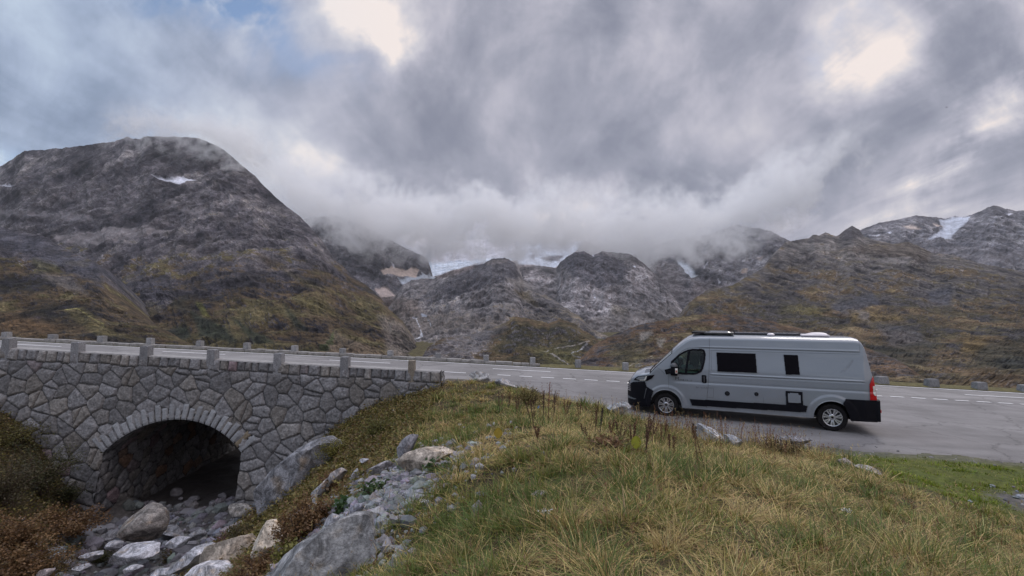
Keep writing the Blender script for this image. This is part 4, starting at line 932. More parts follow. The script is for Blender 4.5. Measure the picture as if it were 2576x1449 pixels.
def side_patch(name, poly, off, mat, step=.01, thick=.0, both=False, parent=None, near_nose=False, defer=False):
    P = np.array(poly); a, b = P.min(0), P.max(0)
    ss = np.arange(a[0], b[0] + step, step)
    if near_nose: ss = np.concatenate([-1.299 + (b[0] + 1.3) * np.linspace(0, 1, 90) ** 1.9])
    zs = np.arange(a[1], b[1] + step, step); A, B = np.meshgrid(ss, zs, indexing='ij')
    yy = Y(A, np.maximum(B, .33)) + off - .25 * np.clip(.36 - B, 0, 1)
    k = poly_sd((A[:-1, :-1] + A[1:, 1:]) / 2, (B[:-1, :-1] + B[1:, 1:]) / 2, poly) > 0
    V = np.stack([-A - (off * 1.0 * (1 - sm(A, -1.25, -.9)) * -1 if near_nose else 0), yy, B], -1).reshape(-1, 3); F = grid_faces(len(ss), len(zs), k)
    o = mesh_np(name, V, F, mat, parent=parent or van)
    bm = bmesh.new(); bm.from_mesh(o.data); bmesh.ops.delete(bm, geom=[v for v in bm.verts if not v.link_faces], context='VERTS')
    if thick:
        bmesh.ops.recalc_face_normals(bm, faces=bm.faces); r_ = bmesh.ops.solidify(bm, geom=list(bm.faces), thickness=-thick)
        bmesh.ops.recalc_face_normals(bm, faces=bm.faces)
    bm.to_mesh(o.data); bm.free(); o.data.polygons.foreach_set('use_smooth', [True] * len(o.data.polygons))
    try: o.data.set_sharp_from_angle(angle=math.radians(40))
    except Exception: pass
    if both and not defer: mirror(o)
    return o
def mirror(o):
    d = o.data.copy(); d.transform(Matrix.Scale(-1, 4, (0, 1, 0))); d.flip_normals(); m = bpy.data.objects.new(o.name.split('.')[0], d); COL.objects.link(m); m.parent = o.parent; return m
def side_line(mb, pts, r=.004, off=.001, sg=1):
    q = []
    for (a, b) in zip(pts[:-1], pts[1:]):
        n = max(2, int(math.dist(a, b) / .04))
        for k in range(n): q.append((a[0] + (b[0] - a[0]) * k / n, a[1] + (b[1] - a[1]) * k / n))
    q.append(pts[-1]); mb.tube([(-s, sg * (float(Y(s, z)) + off), z) for s, z in q], r, 5)
# rear end cap and floor
yb_, zb_ = By[-1], Bz[-1]; cap = [(-5.44, y, z) for y, z in zip(yb_, zb_)] + [(-5.44, -y, z) for y, z in zip(yb_[::-1], zb_[::-1])][1:]
MB().add(cap, [tuple(range(len(cap)))]).build("rear_panel", PAINT, van)
fl = MB(); fl.box((-2.2, 0, .36), (4.0 * 1.0, 1.96, .05)); fl.box((-2.2, 0, .30), (3.2, 1.1, .14)); fl.box((-5.05, 0, .36), (.5, 1.8, .05)); fl.box((.85, 0, .34), (.55, 1.5, .05)); fl.box((0, 0, .55), (.9, 1.3, .35)); fl.box((-4.41, 0, .5), (1.0, 1.3, .3))
for c_ in (0, -4.41):
    for sg in (1, -1):
        R_ = .475 if c_ == 0 else .455; pts = [(R_ * math.cos(a), R_ * math.sin(a)) for a in np.linspace(-.15, math.pi + .15, 24)]
        V = [(c_ + p[0], sg * y, .37 + p[1]) for p in pts for y in (.55, .985)]
        fl.add(V, [(2 * k, 2 * k + 1, 2 * k + 3, 2 * k + 2) for k in range(23)]); fl.add([(c_ + p[0], sg * .55, .37 + p[1]) for p in pts], [tuple(range(24))])
fl.build("underbody", mat_basic("underbody_black", (.012, .012, .013), rough=.9), van)
# arch lips
for (c_, R_) in ((0.0, .475), (4.41, .455)):
    for sg in (1, -1):
        m_ = MB(); a_ = [a for a in np.linspace(-.1, math.pi + .1, 40)]
        m_.tube([(-(c_ + R_ * math.cos(a)), sg * (float(Y(c_ + R_ * math.cos(a), .37 + R_ * math.sin(a))) - .004), .37 + R_ * math.sin(a)) for a in a_ if .37 + R_ * math.sin(a) > .33], .013, 6)
        m_.build("arch_lip", PAINT, van, smooth=True)
# doors and panel gaps
for sg in (1, -1):
    def side_seam(g_, pts, r=.004, off=.001, sg=1):
        q_ = MB(); side_line(q_, pts, r, off, sg); q_.build('door_seam', SEAM, van)
    g = None
    side_seam(g, [(.098, 1.335), (.092, .90), (.20, .885), (.315, .845), (.40, .76), (.455, .66), (.478, .50), (.48, .34)], sg=sg)
    side_seam(g, [(.12, 1.42), (.15, 1.62), (.30, 1.86), (.42, 1.99), (.55, 2.10), (.70, 2.165), (.95, 2.185), (1.294, 2.185)], .0045, sg=sg)
    side_seam(g, [(1.294, 2.50), (1.294, 2.16), (1.285, 1.8), (1.268, 1.42), (1.235, 1.0), (1.20, .70), (1.185, .36)], .0045, sg=sg)
    if sg > 0:
        side_seam(g, [(1.232, .983), (1.386, .985), (1.380, .706), (1.196, .700)], .003)
        side_seam(g, [(1.34, 2.115), (3.2, 2.12), (5.10, 2.135)], .0035); side_seam(g, [(1.34, 2.115), (1.34, 1.5)], .0028)
        side_seam(g, [(2.72, .80), (2.72, .64)], .002); side_seam(g, [(5.10, 2.50), (5.10, 2.2)], .002); side_seam(g, [(3.0, .647), (3.0, .40)], .003)
    side_seam(g, [(-.555, 1.36), (-.52, 1.20), (-.50, 1.14)], .003, sg=sg); side_seam(g, [(-.02, 1.335), (-.16, 1.47), (-.30, 1.56)], .0035, sg=sg)
dr = side_patch("cab_door_skin", [(.10, 1.33), (.095, .89), (.315, .85), (.44, .66), (.48, .36), (1.18, .36), (1.225, 1.0), (1.26, 1.35)], .0025, PAINT, .03)
side_patch("window_frame", [(.22, 1.365), (.165, 1.44), (.17, 1.74), (.29, 1.85), (.425, 1.975), (.55, 2.06), (.667, 2.11), (.80, 2.145), (1.07, 2.152), (1.14, 2.13), (1.176, 2.06), (1.185, 1.97), (1.168, 1.81), (1.137, 1.67), (1.105, 1.55), (1.055, 1.455), (.965, 1.397), (.85, 1.36), (.563, 1.345)], .003, BLK, .01, .008)
fr_ = bpy.data.objects["window_frame"]
bm = bmesh.new(); bm.from_mesh(fr_.data)
inner = [(.26, 1.415), (.235, 1.70), (.32, 1.80), (.445, 1.925), (.57, 2.01), (.685, 2.06), (.80, 2.093), (1.05, 2.098), (1.10, 2.08), (1.128, 2.04), (1.134, 1.97), (1.12, 1.83), (1.09, 1.69), (1.06, 1.575), (1.02, 1.505), (.95, 1.45), (.85, 1.415), (.70, 1.405)]
cs = np.array([f.calc_center_median() for f in bm.faces]); kk = poly_sd(-cs[:, 0], cs[:, 2], inner) > 0
post_ = (np.abs(-cs[:, 0] - (.605 - .055 * (cs[:, 2] - 1.4) / .6 * -1.6)) < .035)
bmesh.ops.delete(bm, geom=[f for f, k, p_ in zip(list(bm.faces), kk, post_) if k and not p_], context='FACES'); bm.to_mesh(fr_.data); bm.free(); mirror(fr_)
side_patch("cab_window", CABW, -.012, GLS, .03, both=True)
side_patch("door_handle", [(1.062, 1.34), (1.075, 1.362), (1.175, 1.358), (1.192, 1.33), (1.196, 1.16), (1.18, 1.12), (1.09, 1.12), (1.066, 1.16)], .004, BLK, .008, .022)
MB().box((-1.13, 1.052, 1.24), (.03, .02, .17)).box((-1.13, 1.045, 1.145), (.022, .03, .022)).build("handle_grip", mat_basic("grip", (.05, .05, .055), rough=.4), bpy.data.objects["door_handle"], bevel=.006)
# rear side windows
for nm, (a, b, c, d_) in (("side_window", ((1.497, 2.045), (2.54, 2.045), (2.566, 1.512), (1.519, 1.502))), ("side_window", ((3.28, 2.045), (3.618, 2.04), (3.650, 1.517), (3.318, 1.506)))):
    o = side_patch(nm, [a, b, c, d_], .012, DGL, .01, .014)
    i_ = .035
    side_patch("window_rim", [(a[0] - .008, a[1] + .01), (b[0] + .008, b[1] + .01), (c[0] + .008, c[1] - .01), (d_[0] - .008, d_[1] - .01)], .004, BLK, .009, .012, parent=o)
    g = MB(); side_line(g, [(a[0] + .04, a[1] - .045), (b[0] - .04, b[1] - .045)], .007, .016); g.build("blind_rail", mat_basic("rail_grey", (.20, .20, .22), rough=.35), o)
# black lower trims
side_patch("side_moulding", [(.702, .612), (2.9, .632), (3.29, .640), (3.29, .652), (3.70, .66), (3.818, .645), (3.777, .462), (.766, .418)], .006, BLK, .012, .016)
side_patch("front_bumper", [(-1.30, .22), (-1.30, .93), (-1.22, .955), (-1.15, .90), (-1.08, .97), (-1.0, 1.01), (-.634, 1.06), (-.582, .905), (-.37, .79), (-.43, .60), (-.466, .30), (-.85, .24)], .012, BLK, .012, .012, both=True, near_nose=True)
side_patch("bumper_blade", [(-1.285, .44), (-1.285, .52), (-.90, .48), (-.98, .455)], .020, mat_basic("bumper_grey", (.09, .10, .11), rough=.4), .01, .010, both=True, near_nose=True)
side_patch("fog_pocket", [(-1.02, .62), (-1.0, .80), (-.74, .83), (-.70, .58), (-.9, .56)], .016, mat_basic("pocket", (.006, .006, .008), rough=.6), .01, .006, both=True)
side_patch("bumper_rib", [(-.60, .86), (-.575, .86), (-.66, .52), (-.675, .52)], .018, mat_basic("rib_grey", (.07, .075, .085), rough=.35), .008, .010, both=True)
for k in range(4):
    z = .90 - k * .062
    side_patch("grille_bar", [(-1.29, z), (-1.29, z + .024), (-1.10, z + .028 - .01), (-1.12, z - .006)], .026, CHR, .008, .008, both=True, near_nose=True)
# headlamps
HL = [(-1.0, 1.075), (-.965, 1.13), (-.86, 1.205), (-.70, 1.24), (-.33, 1.29), (-.42, 1.17), (-.56, 1.09), (-.78, 1.065)]
for sg in (1, -1):
    o = side_patch("headlight", HL, .008, DGL, .008, .01)
    ins = [side_patch("reflector", [(-.93, 1.115), (-.85, 1.185), (-.70, 1.22), (-.56, 1.23), (-.60, 1.10), (-.80, 1.085)], .0195, mat_basic("reflector", (.30, .32, .36), rough=.25, metal=.6), .008, .004, parent=o),
           side_patch("lamp_strip", [(-.60, 1.235), (-.565, 1.237), (-.63, 1.10), (-.80, 1.085), (-.80, 1.10), (-.655, 1.115)], .026, CLR, .006, .004, parent=o)]
    if sg < 0:
        for q_ in [o] + ins:
            q_.data.transform(Matrix.Scale(-1, 4, (0, 1, 0))); q_.data.flip_normals()
# hood seam, vents, wipers, windscreen
def top_pt(s, f, off=0.0):
    zt = float(fI(ZT, s)); rc = min(float(fI(RC, s)), zt - .4); n = float(fI(NN, s)); zc = zt - rc; ph = (1 - abs(f)) * math.pi / 2
    yc = float(WP(s)) * float(TH(s, zc)); return (-s, math.copysign(yc * math.cos(ph) ** (2 / n), f), zc + rc * math.sin(ph) ** (2 / n) + off)
ss = np.linspace(-.455, .19, 24); ff = np.linspace(-.86, .86, 41); V = [top_pt(s, f, .006) for s in ss for f in ff]
mesh_np("windscreen", V, grid_faces(24, 41), GLS, parent=van)
g = MB(); ring = [top_pt(-.455, f, .004) for f in ff] + [top_pt(s, .86, .004) for s in ss] + [top_pt(.19, f, .004) for f in ff[::-1]] + [top_pt(s, -.86, .004) for s in ss[::-1]]
g.tube(ring + [ring[0]], .011, 6); g.build("windscreen_seal", BLK, van)
g = MB()
for f0, f1 in ((-.1, .72), (-.75, -.02)): g.tube([top_pt(-.47, f0, .03), top_pt(-.40, f0 * .5 + f1 * .5, .035), top_pt(-.33, f1, .02)], .009, 5)
g.build("wiper", BLK, van)
g = MB()
for k in range(5): g.tube([top_pt(-.50 - .035 * k, f, .003) for f in np.linspace(.30, .74, 8)], .007, 4)
g.tube([top_pt(-.47, f, .0) for f in np.linspace(-.9, .9, 24)], .016, 5)
g.build("scuttle_vent", BLK, van)
g = MB(); g.tube([top_pt(s, f, .001) for s, f in ((-.50, .92), (-.7, .93), (-.9, .93), (-1.03, .90), (-1.10, .6), (-1.12, .2))], .004, 4); g.build("bonnet_seam", SEAM, van)
g = MB(); g.tube([top_pt(.205, f, .002) for f in np.linspace(-.95, .95, 30)], .005, 4); g.tube([top_pt(s, .80, .002) for s in np.linspace(.21, .85, 14)], .004, 4); g.build("roof_seam", SEAM, van)
# mirrors
for sg in (1, -1):
    mm = MB(); mm.box((-.275, sg * 1.17, 1.50), (.20, .22, .27), top=(.9, .92)); mir = mm.build("mirror", BLK, van, bevel=.045)
    d_ = MB(); d_.lathe([(.001, .085), (.05, .078), (.09, .045), (.118, 0), (.118, -.03)], 20, 'z', (-.275, sg * 1.17, 1.625)); d_.build("mirror_cap", mat_basic("cap_grey", (.05, .055, .062), rough=.45), mir, smooth=True)
    a_ = MB(); a_.tube([(-.06, sg * 1.0, 1.40), (-.20, sg * 1.10, 1.40)], .05, 8); a_.box((-.27, sg * 1.15, 1.355), (.19, .17, .07)); a_.box((-.09, sg * 1.01, 1.42), (.20, .05, .16), Matrix.Rotation(.3, 3, 'Y')); a_.build("mirror_arm", BLK, mir, bevel=.012)
    i_ = MB(); i_.box((-.35, sg * 1.275, 1.475), (.075, .03, .155)); i_.build("indicator", CLR, mir, bevel=.01)
    i_ = MB(); i_.box((-.35, sg * 1.285, 1.46), (.05, .02, .07)); i_.build("indicator_bulb", mat_basic("amber", (.30, .10, .07), rough=.3), mir, bevel=.004)
# cab interior
cb = MB(); cb.box((-.35, 0, .85), (1.8, 1.7, .9)); cb.box((.12, 0, 1.33), (.55, 1.7, .16), Matrix.Rotation(.1, 3, 'Y')); cb.box((-1.36, 0, 1.6), (.04, 1.76, 1.5)); cb.build("cab_interior", INT, van)
for sy in (.45, -.45):
    st = MB(); st.box((-.85, sy, 1.28), (.50, .50, .14)); st.box((-1.10, sy, 1.62), (.15, .48, .62), Matrix.Rotation(.18, 3, 'Y')); st.box((-1.15, sy, 2.0), (.11, .26, .18)); st.build("seat", INT, van, bevel=.04)
stw = MB(); M = Matrix.Rotation(math.radians(62), 3, 'Y'); pts = [Vector((-.38, .45, 1.50)) + M @ Vector((.19 * math.cos(a), .19 * math.sin(a), 0)) for a in np.linspace(0, 2 * math.pi, 25)]
stw.tube(pts, .016, 6, cap=False); stw.tube([pts[0], pts[12]], .014, 5); stw.box((-.38, .45, 1.50), (.10, .12, .05)); stw.build("steering_wheel", INT, van)
A, B = np.meshgrid(np.linspace(0, 1, 40), np.linspace(0, 1, 16), indexing='ij')
Cv = np.stack([-(.66 + .42 * A * (1 - .35 * B)), .90 + .02 * np.sin(A * 60) - .06 * B * 0, 2.09 - .62 * B * (.35 + .65 * (A ** .7))], -1)
mesh_np("curtain", Cv.reshape(-1, 3), grid_faces(40, 16), CUR, parent=van)
for sg in (1, -1): MB().box((-.72, sg * .955, 1.40), (.86, .03, .09)).build("door_card", LGT, van)
# service flap with black frame, vents, lettering
fo = [(3.29, 1.031), (3.706, 1.026), (3.712, .661), (3.30, .652)]; fi_ = [(3.345, .965), (3.375, .965), (3.39, .955), (3.39, .985), (3.60, .98), (3.602, .95), (3.625, .935), (3.655, .93), (3.66, .715), (3.350, .710)]
o = side_patch("service_flap", fo, .007, BLK, .008, .014); side_patch("flap_panel", fi_, .0225, PAINT, .008, .004, parent=o)
for (sx, sz_, r_) in ((1.764, .85, .068), (2.544, .884, .056)):
    v_ = MB(); yv = float(Y(sx, sz_)); v_.lathe([(.001, .02), (r_ * .8, .02), (r_, .006), (r_, -.01)], 24, 'y', (-sx, yv, sz_)); o = v_.build("vent_cap", BLK, van, smooth=True)
    g = MB()
    for k in range(5): g.box((-sx, yv + .021, sz_ - r_ * .6 + k * r_ * .3), (r_ * 1.1, .006, .006))
    g.build("vent_slat", mat_basic("slat", (.035, .035, .04), rough=.5), o)
def text(body_, s, z, size, mat, name="lettering", shear=0.0, wide=1.0):
    cu = bpy.data.curves.new(name, 'FONT'); cu.body = body_; cu.size = size; cu.extrude = .0015; cu.shear = shear; cu.space_character = 1.05; cu.materials.append(mat)
    o = bpy.data.objects.new(name, cu); COL.objects.link(o); o.parent = van
    o.matrix_local = Matrix(((-1 * wide, 0, 0, -s), (0, 0, 1, float(Y(s + .2, z)) + .006), (0, 1, 0, z), (0, 0, 0, 1)))
    bpy.context.view_layer.update(); me = bpy.data.meshes.new_from_object(o.evaluated_get(bpy.context.evaluated_depsgraph_get())); m = bpy.data.objects.new(name, me); COL.objects.link(m); m.parent = van; m.matrix_local = o.matrix_local.copy(); bpy.data.objects.remove(o); m.name = name; return m
LT = mat_basic("lettering_black", (.012, .014, .02), rough=.5); LT2 = mat_basic("lettering_grey", (.10, .11, .13), rough=.5)
text("M", .285, 1.168, .135, LT, wide=1.15); [text(q_, .415 + k_ * .054, 1.160 - k_ * .001, .060, LT, wide=1.35) for k_, q_ in enumerate("ENFYS S") if q_ != " "]; [text(q_, .89 + k_ * .07, .958, .060, LT2, wide=1.6) for k_, q_ in enumerate("BICAR")]
side_patch("side_graphic", [(4.615, 1.605), (4.66, 1.62), (4.76, 1.68), (4.86, 1.79), (4.945, 1.96), (4.93, 1.985), (4.86, 1.90), (4.78, 1.78), (4.70, 1.69)], .0022, mat_basic("graphic_grey", (.20, .22, .25), rough=.4), .006)
# rear lamp, rear bumper
for sg in (1, -1):
    o = side_patch("tail_light", [(5.395, 1.545), (5.355, 1.52), (5.285, 1.33), (5.283, .912), (5.432, .912), (5.432, 1.20)], .010, RED, .006, .014)
    q_ = side_patch("reversing_lens", [(5.355, 1.29), (5.43, 1.29), (5.432, 1.04), (5.40, 1.03), (5.365, 1.07)], .0245, CLR, .006, .006, parent=o)
    if sg < 0:
        for m_ in (o, q_): m_.data.transform(Matrix.Scale(-1, 4, (0, 1, 0))); m_.data.flip_normals()
side_patch("rear_bumper", [(4.733, .912), (5.44, .912), (5.44, .33), (4.83, .33), (4.76, .55), (4.655, .78)], .016, BLK, .012, .02, both=True)
rb_ = MB(); rb_.box((-5.465, 0, .62), (.09, 2.04, .56)); rb_.build("rear_step", BLK, van, bevel=.02)
rb_ = MB(); rb_.box((-5.545, .55, .83), (.09, .12, .07)); rb_.tube([(-5.5, .62, .85), (-5.60, .62, .835)], .012, 6); rb_.tube([(-5.53, .60, .80), (-5.53, .60, .74)], .008, 5); rb_.build("bike_rack_mount", BLK, van, bevel=.01)
rb_ = MB(); rb_.box((-5.535, .80, .60), (.06, .12, .09)); rb_.build("fog_lamp", RED, van, bevel=.01)
rb_ = MB(); rb_.box((-5.36, .55, .345), (.35, .5, .035)); rb_.build("tow_plate", mat_basic("metal_plate", (.12, .11, .11), rough=.6, metal=.3), van, bevel=.006)
mf = MB(); mf.box((-4.92, .93, .38), (.03, .08, .20), Matrix.Rotation(-.4, 3, 'Y')); mf.build("mud_flap", mat_basic("pale_flap", (.30, .30, .31), rough=.7), van)
# wheels
def wheel(s, y, sg):
    w_ = MB(); w_.lathe([(.235, -.10), (.30, -.115), (.352, -.105), (.368, -.07), (.370, 0), (.368, .07), (.352, .105), (.30, .118), (.245, .105), (.232, .09)], 48, 'y', (0, 0, 0))
    for k in range(60):
        a = 2 * math.pi * k / 60; w_.box((.369 * math.cos(a), 0, .369 * math.sin(a)), (.008, .17, .016), Matrix.Rotation(-a, 3, 'Y'))
    wr = empty("wheel"); wr.parent = van; wr.location = (-s, y, .365)
    if sg < 0: wr.rotation_euler = (0, 0, math.pi)
    w_.build("tyre", RUB, wr, smooth=True, auto=50)
    r_ = MB(); r_.lathe([(.238, .105), (.244, .112), (.236, .120), (.222, .105), (.215, .05), (.05, .04)], 40, 'y'); r_.build("rim", mat_basic("rim_dark", (.03, .03, .035), rough=.5), wr, smooth=True)
    h_ = MB(); h_.lathe([(.221, .116), (.238, .120), (.240, .108), (.222, .104)], 48, 'y', closed=True)
    h_.lathe([(.001, .098), (.028, .098), (.034, .108), (.070, .106), (.088, .092), (.085, .07)], 32, 'y')
    for k in range(7):
        a = 2 * math.pi * (k + .25) / 7
        for e, (wi, wo) in ((-.16, (.030, .058)), (.16, (.030, .058))):
            aa = a + e * 1.0; ca, sa = math.cos(aa), math.sin(aa); pa = (-math.sin(aa), math.cos(aa))
            V = []
            for (rr, hw_, yy) in ((.072, wi * .5, .100), (.15, wi * .6, .112), (.226, wo * .5, .116)):
                for sd_ in (-1, 1):
                    for dy_ in (0, -.02): V.append((rr * ca + pa[0] * hw_ * sd_, yy + dy_, rr * sa + pa[1] * hw_ * sd_))
            F = []
            for q_ in range(2):
                b = q_ * 4; F += [(b, b + 2, b + 6, b + 4), (b + 1, b + 5, b + 7, b + 3), (b, b + 4, b + 5, b + 1), (b + 2, b + 3, b + 7, b + 6)]
            h_.add(V, F)
    h_.build("hubcap", SIL, wr, smooth=True, auto=30)
    c_ = MB(); c_.lathe([(.001, .112), (.020, .110), (.027, .100)], 16, 'y'); c_.build("hub_badge", DGL, wr, smooth=True)
for s_w, yy in ((0.0, .90), (4.41, .90)):
    wheel(s_w, yy, 1); wheel(s_w, -yy, -1)
# roof fittings
rf = MB(); rf.box((-.98, .35, 2.628), (.40, .75, .05)); rf.box((-.98, -.35, 2.628), (.40, .5, .05)); rf.build("roof_rail", BLK, van, bevel=.012)
rf = MB(); rf.box((-1.56, .30, 2.625), (.86, .86, .05)); o = rf.build("skylight", mat_basic("skylight_frame", (.035, .037, .042), rough=.4), van, bevel=.02)
V = []; F = []
xs_ = np.linspace(0, 1, 12); A, B = np.meshgrid(xs_, np.linspace(0, 1, 12), indexing='ij')
Z_ = 2.642 + .055 * (sm(A, 0, .18) * (1 - .35 * sm(A, .6, 1)) * (1 - sm(A, .93, 1))) * sm(B, 0, .1) * (1 - sm(B, .9, 1))
mesh_np("skylight_dome", np.stack([-(1.20 + .74 * A), -.08 + .76 * B, Z_], -1).reshape(-1, 3), grid_faces(12, 12)[:, ::-1], mat_basic("smoked_dome", (.045, .055, .075), rough=.12, coat=.5), parent=o)
rf = MB(); rf.box((-2.9, -.15, 2.628), (1.75, .75, .022)); rf.box((-2.9, .24, 2.612), (1.80, .03, .05)); rf.box((-2.9, -.54, 2.612), (1.80, .03, .05))
for k in range(4): rf.box((-2.05 - k * .57, -.15, 2.60), (.04, .8, .03))
rf.build("solar_panel", mat_basic("solar_black", (.02, .02, .028), rough=.15), van, bevel=.004)
rf = MB(); rf.lathe([(.001, .075), (.06, .07), (.098, .045), (.105, .015), (.09, .0)], 24, 'z', (-3.0, .48, 2.575)); rf.build("roof_vent", WHT, van, smooth=True)
rf = MB(); rf.box((-4.14, .28, 2.60), (.70, .60, .05)); o = rf.build("roof_fan", WHT, van, bevel=.02)
Z_ = 2.605 + .075 * (sm(A, 0, .55) * (1 - .15 * sm(A, .7, .95)) * (1 - sm(A, .96, 1))) * sm(B, 0, .15) * (1 - sm(B, .85, 1))
mesh_np("fan_cover", np.stack([-(3.80 + .68 * A), .0 + .56 * B, Z_], -1).reshape(-1, 3), grid_faces(12, 12)[:, ::-1], WHT, parent=o)
# ------------------------------------------------------------------ boulders and stones
def ico(sub):
    bm = bmesh.new(); bmesh.ops.create_icosphere(bm, subdivisions=sub, radius=1); v = np.array([q.co[:] for q in bm.verts]); f = np.array([[q.index for q in p.verts] for p in bm.faces]); bm.free(); return v, f
ICO = {k: ico(k) for k in (1, 2, 3, 4, 5)}
def rock_extra(t, col, c):
    n = t.noise(c.outputs['Object'], 3.2, 8, .7, .8)
    f = t.mr(n, .42, .58, .55, 1.45, 'LINEAR')
    v = t.noise(c.outputs['Object'], 1.7, 6, .6, 1.5)
    col = t.vm('MULTIPLY', col, t.comb(f, f, f))
    return t.mix(t.mr(v, .60, .70, 0, .55), col, (.16, .085, .045))
ROCKM = mat_attr("boulder_rock", rough=.92, spec=.12, vscale=26, var=.5, bump=1.0, bscale=42, bdist=.018, detail=9, extra=rock_extra)
ROCKM2 = mat_attr("small_stone", rough=.9, spec=.15, vscale=22, var=.35, bump=.5, bscale=60, bdist=.01)
def rock_shape(sub, seed, facets=14, lo=.50, hi=.92, rough=.10, flat=None):
    v, f = ICO[sub]; v = v.copy(); rg = np.random.default_rng(seed)
    ns = rg.normal(size=(facets, 3)); ns /= np.linalg.norm(ns, axis=1)[:, None]; ds = rg.uniform(lo, hi, facets)
    v *= (1 + .16 * fbm(v * 1.1 + seed, 3))[:, None]
    for n, d in zip(ns, ds):
        e = v @ n - d; v -= np.where(e > 0, e, 0)[:, None] * n
    return v, f, rg
def rock(name, x, y, D, a, b, ang, label, seed, col=(.24, .235, .25), depth=.8, cat="boulder", group=None, sub=4, rough=.07, facets=14, strata=0.0):
    c = at(x, y, D); ra, rb = a * D / FPX, b * D / FPX; rd = (ra * rb) ** .5 * depth
    v, f, rg = rock_shape(sub, seed, facets)
    v = v * np.array([ra, rd, rb]) * 1.12
    sc = (ra * rb) ** .5
    v += (v / (np.linalg.norm(v, axis=1)[:, None] + 1e-6)) * (rough * sc * fbm(v / sc * 2.4 + seed, 6, .6, ridged=True))[:, None]
    if strata: v[:, 2] += strata * sc * np.round(3 * fbm(v / sc * np.array([.6, .6, 3.0]) + seed, 4)) / 3
    t = math.radians(ang); R_ = np.array([[math.cos(t), 0, -math.sin(t)], [0, 1, 0], [math.sin(t), 0, math.cos(t)]]); v = v @ R_.T
    n1 = fbm(v / sc * 1.6 + seed * 2, 5, .6); n2 = fbm(v / sc * 7 + seed, 4, .6)
    cc = np.array(col) * (1 + .45 * n1 + .35 * n2)[:, None]
    cc = lerp(cc, cc * np.array([1.15, .95, .72]), sm(n1, .1, .5)[:, None])
    o = mesh_np(name, v, f, ROCKM, np.clip(cc, .01, .9), smooth=False)
    o.data.polygons.foreach_set('use_smooth', [True] * len(f))
    try: o.data.set_sharp_from_angle(angle=math.radians(28))
    except Exception: pass
    o.location = c; tag(o, label, cat, group); return o
GB = (.22, .22, .235); PL = (.37, .37, .40); TN = (.36, .31, .26)
rock("boulder", 806, 1412, 5.3, 158, 66, 29, "large grey lichen-spotted boulder in the foreground at the bottom of the photo", 3, (.25, .25, .255), .7, sub=5, facets=11)
rock("boulder", 728, 1225, 15.2, 140, 50, 44, "long grey slab leaning against the foot of the bridge wall", 7, (.19, .19, .205), .7, sub=5, facets=10)
rock("boulder", 1080, 1156, 8.1, 72, 27, 10, "flat cream and orange schist boulder in the grass above the gravel", 12, (.38, .33, .28), .9, strata=.10)
rock("boulder", 1021, 1127, 8.9, 44, 16, 56, "thin grey stone standing tilted in the grass left of the flat schist boulder", 15, (.25, .245, .265), .8)
rock("boulder", 362, 1318, 15.0, 60, 40, 22, "big beige-grey boulder lying in the mouth of the arch", 22, (.24, .22, .205), .9, sub=5, facets=10)
rock("boulder", 346, 1388, 13.9, 66, 20, 12, "long flat whitish rock in the streambed below the beige boulder", 25, PL, .9)
rock("boulder", 582, 1392, 10.6, 58, 46, 14, "pointed tan pyramid-shaped boulder on the lower slope", 33, TN, .9, facets=8)
rock("boulder", 676, 1362, 9.0, 40, 50, -24, "cream boulder half hidden by rusty plants behind the pointed boulder", 37, (.42, .37, .31), .9)
rock("boulder", 484, 1404, 11.6, 62, 20, 24, "white streaked slab left of the pointed boulder", 41, PL, .8)
rock("boulder", 533, 1442, 9.9, 72, 24, 6, "white rounded boulder at the bottom edge beside the big grey boulder", 44, (.42, .41, .43), .9)
rock("boulder", 413, 1446, 11.8, 40, 15, 8, "small white boulder at the bottom edge left of the white rounded one", 46, PL, .9)
rock("boulder", 806, 1240, 10.6, 44, 16, 50, "pale grey slab poking out of the rusty plants right of the leaning slab", 51, PL, .8)
rock("boulder", 765, 1288, 10.4, 40, 12, 30, "low whitish rock among rusty stems below the pale slab", 54, (.33, .32, .34), .8)
rock("boulder", 852, 1192, 10.4, 30, 12, 34, "small grey-brown rock at the upper rim of the gravel slope", 57, (.28, .26, .26), .8, sub=3)
rock("boulder", 893, 1193, 9.9, 18, 8, 52, "narrow pale stone beside the grey-brown rim rock", 59, PL, .8, sub=3)
rock("boulder", 953, 1178, 9.4, 36, 14, 22, "pale broken rock between the gravel and the standing stone", 62, (.30, .29, .31), .9)
rock("boulder", 1500, 1000, 0, 0, 0, 0, "", 0) if False else None
rock("boulder", 915, 1159, 10.3, 11, 7, 20, "small pale stone in the grass above the broken rock", 64, PL, .9, sub=3)
rock("boulder", 897, 1280, 7.2, 19, 10, 32, "smooth oval grey stone lying among green leaves on the gravel", 66, (.22, .22, .25), .8, sub=3, facets=3, rough=.03)
rock("boulder", 838, 1308, 7.2, 20, 15, 40, "angular grey stone just above the large foreground boulder", 68, (.26, .26, .28), .9, sub=3)
rock("boulder", 862, 1334, 6.3, 26, 9, 36, "long pale stone resting on top of the large foreground boulder's edge", 71, (.33, .33, .36), .8, sub=3, facets=6)
rock("boulder", 908, 1308, 7.0, 16, 8, 10, "pale blue-grey stone below the smooth oval stone", 73, (.30, .32, .36), .8, sub=3)
rock("boulder", 946, 1386, 5.6, 18, 13, 10, "pale flecked stone right of the large foreground boulder", 75, (.32, .33, .35), .9, sub=3)
rock("boulder", 940, 1416, 5.2, 25, 13, 4, "whitish rounded stone at the bottom right of the large foreground boulder", 77, (.36, .36, .38), .9, sub=3, facets=7)
rock("boulder", 972, 1374, 5.8, 12, 6, 8, "small bluish stone in grass right of the pale flecked stone", 79, (.28, .31, .36), .9, sub=3)
rock("boulder", 604, 1284, 16.9, 30, 24, 22, "squat pale rock at the right foot of the arch", 81, (.25, .235, .22), .9)
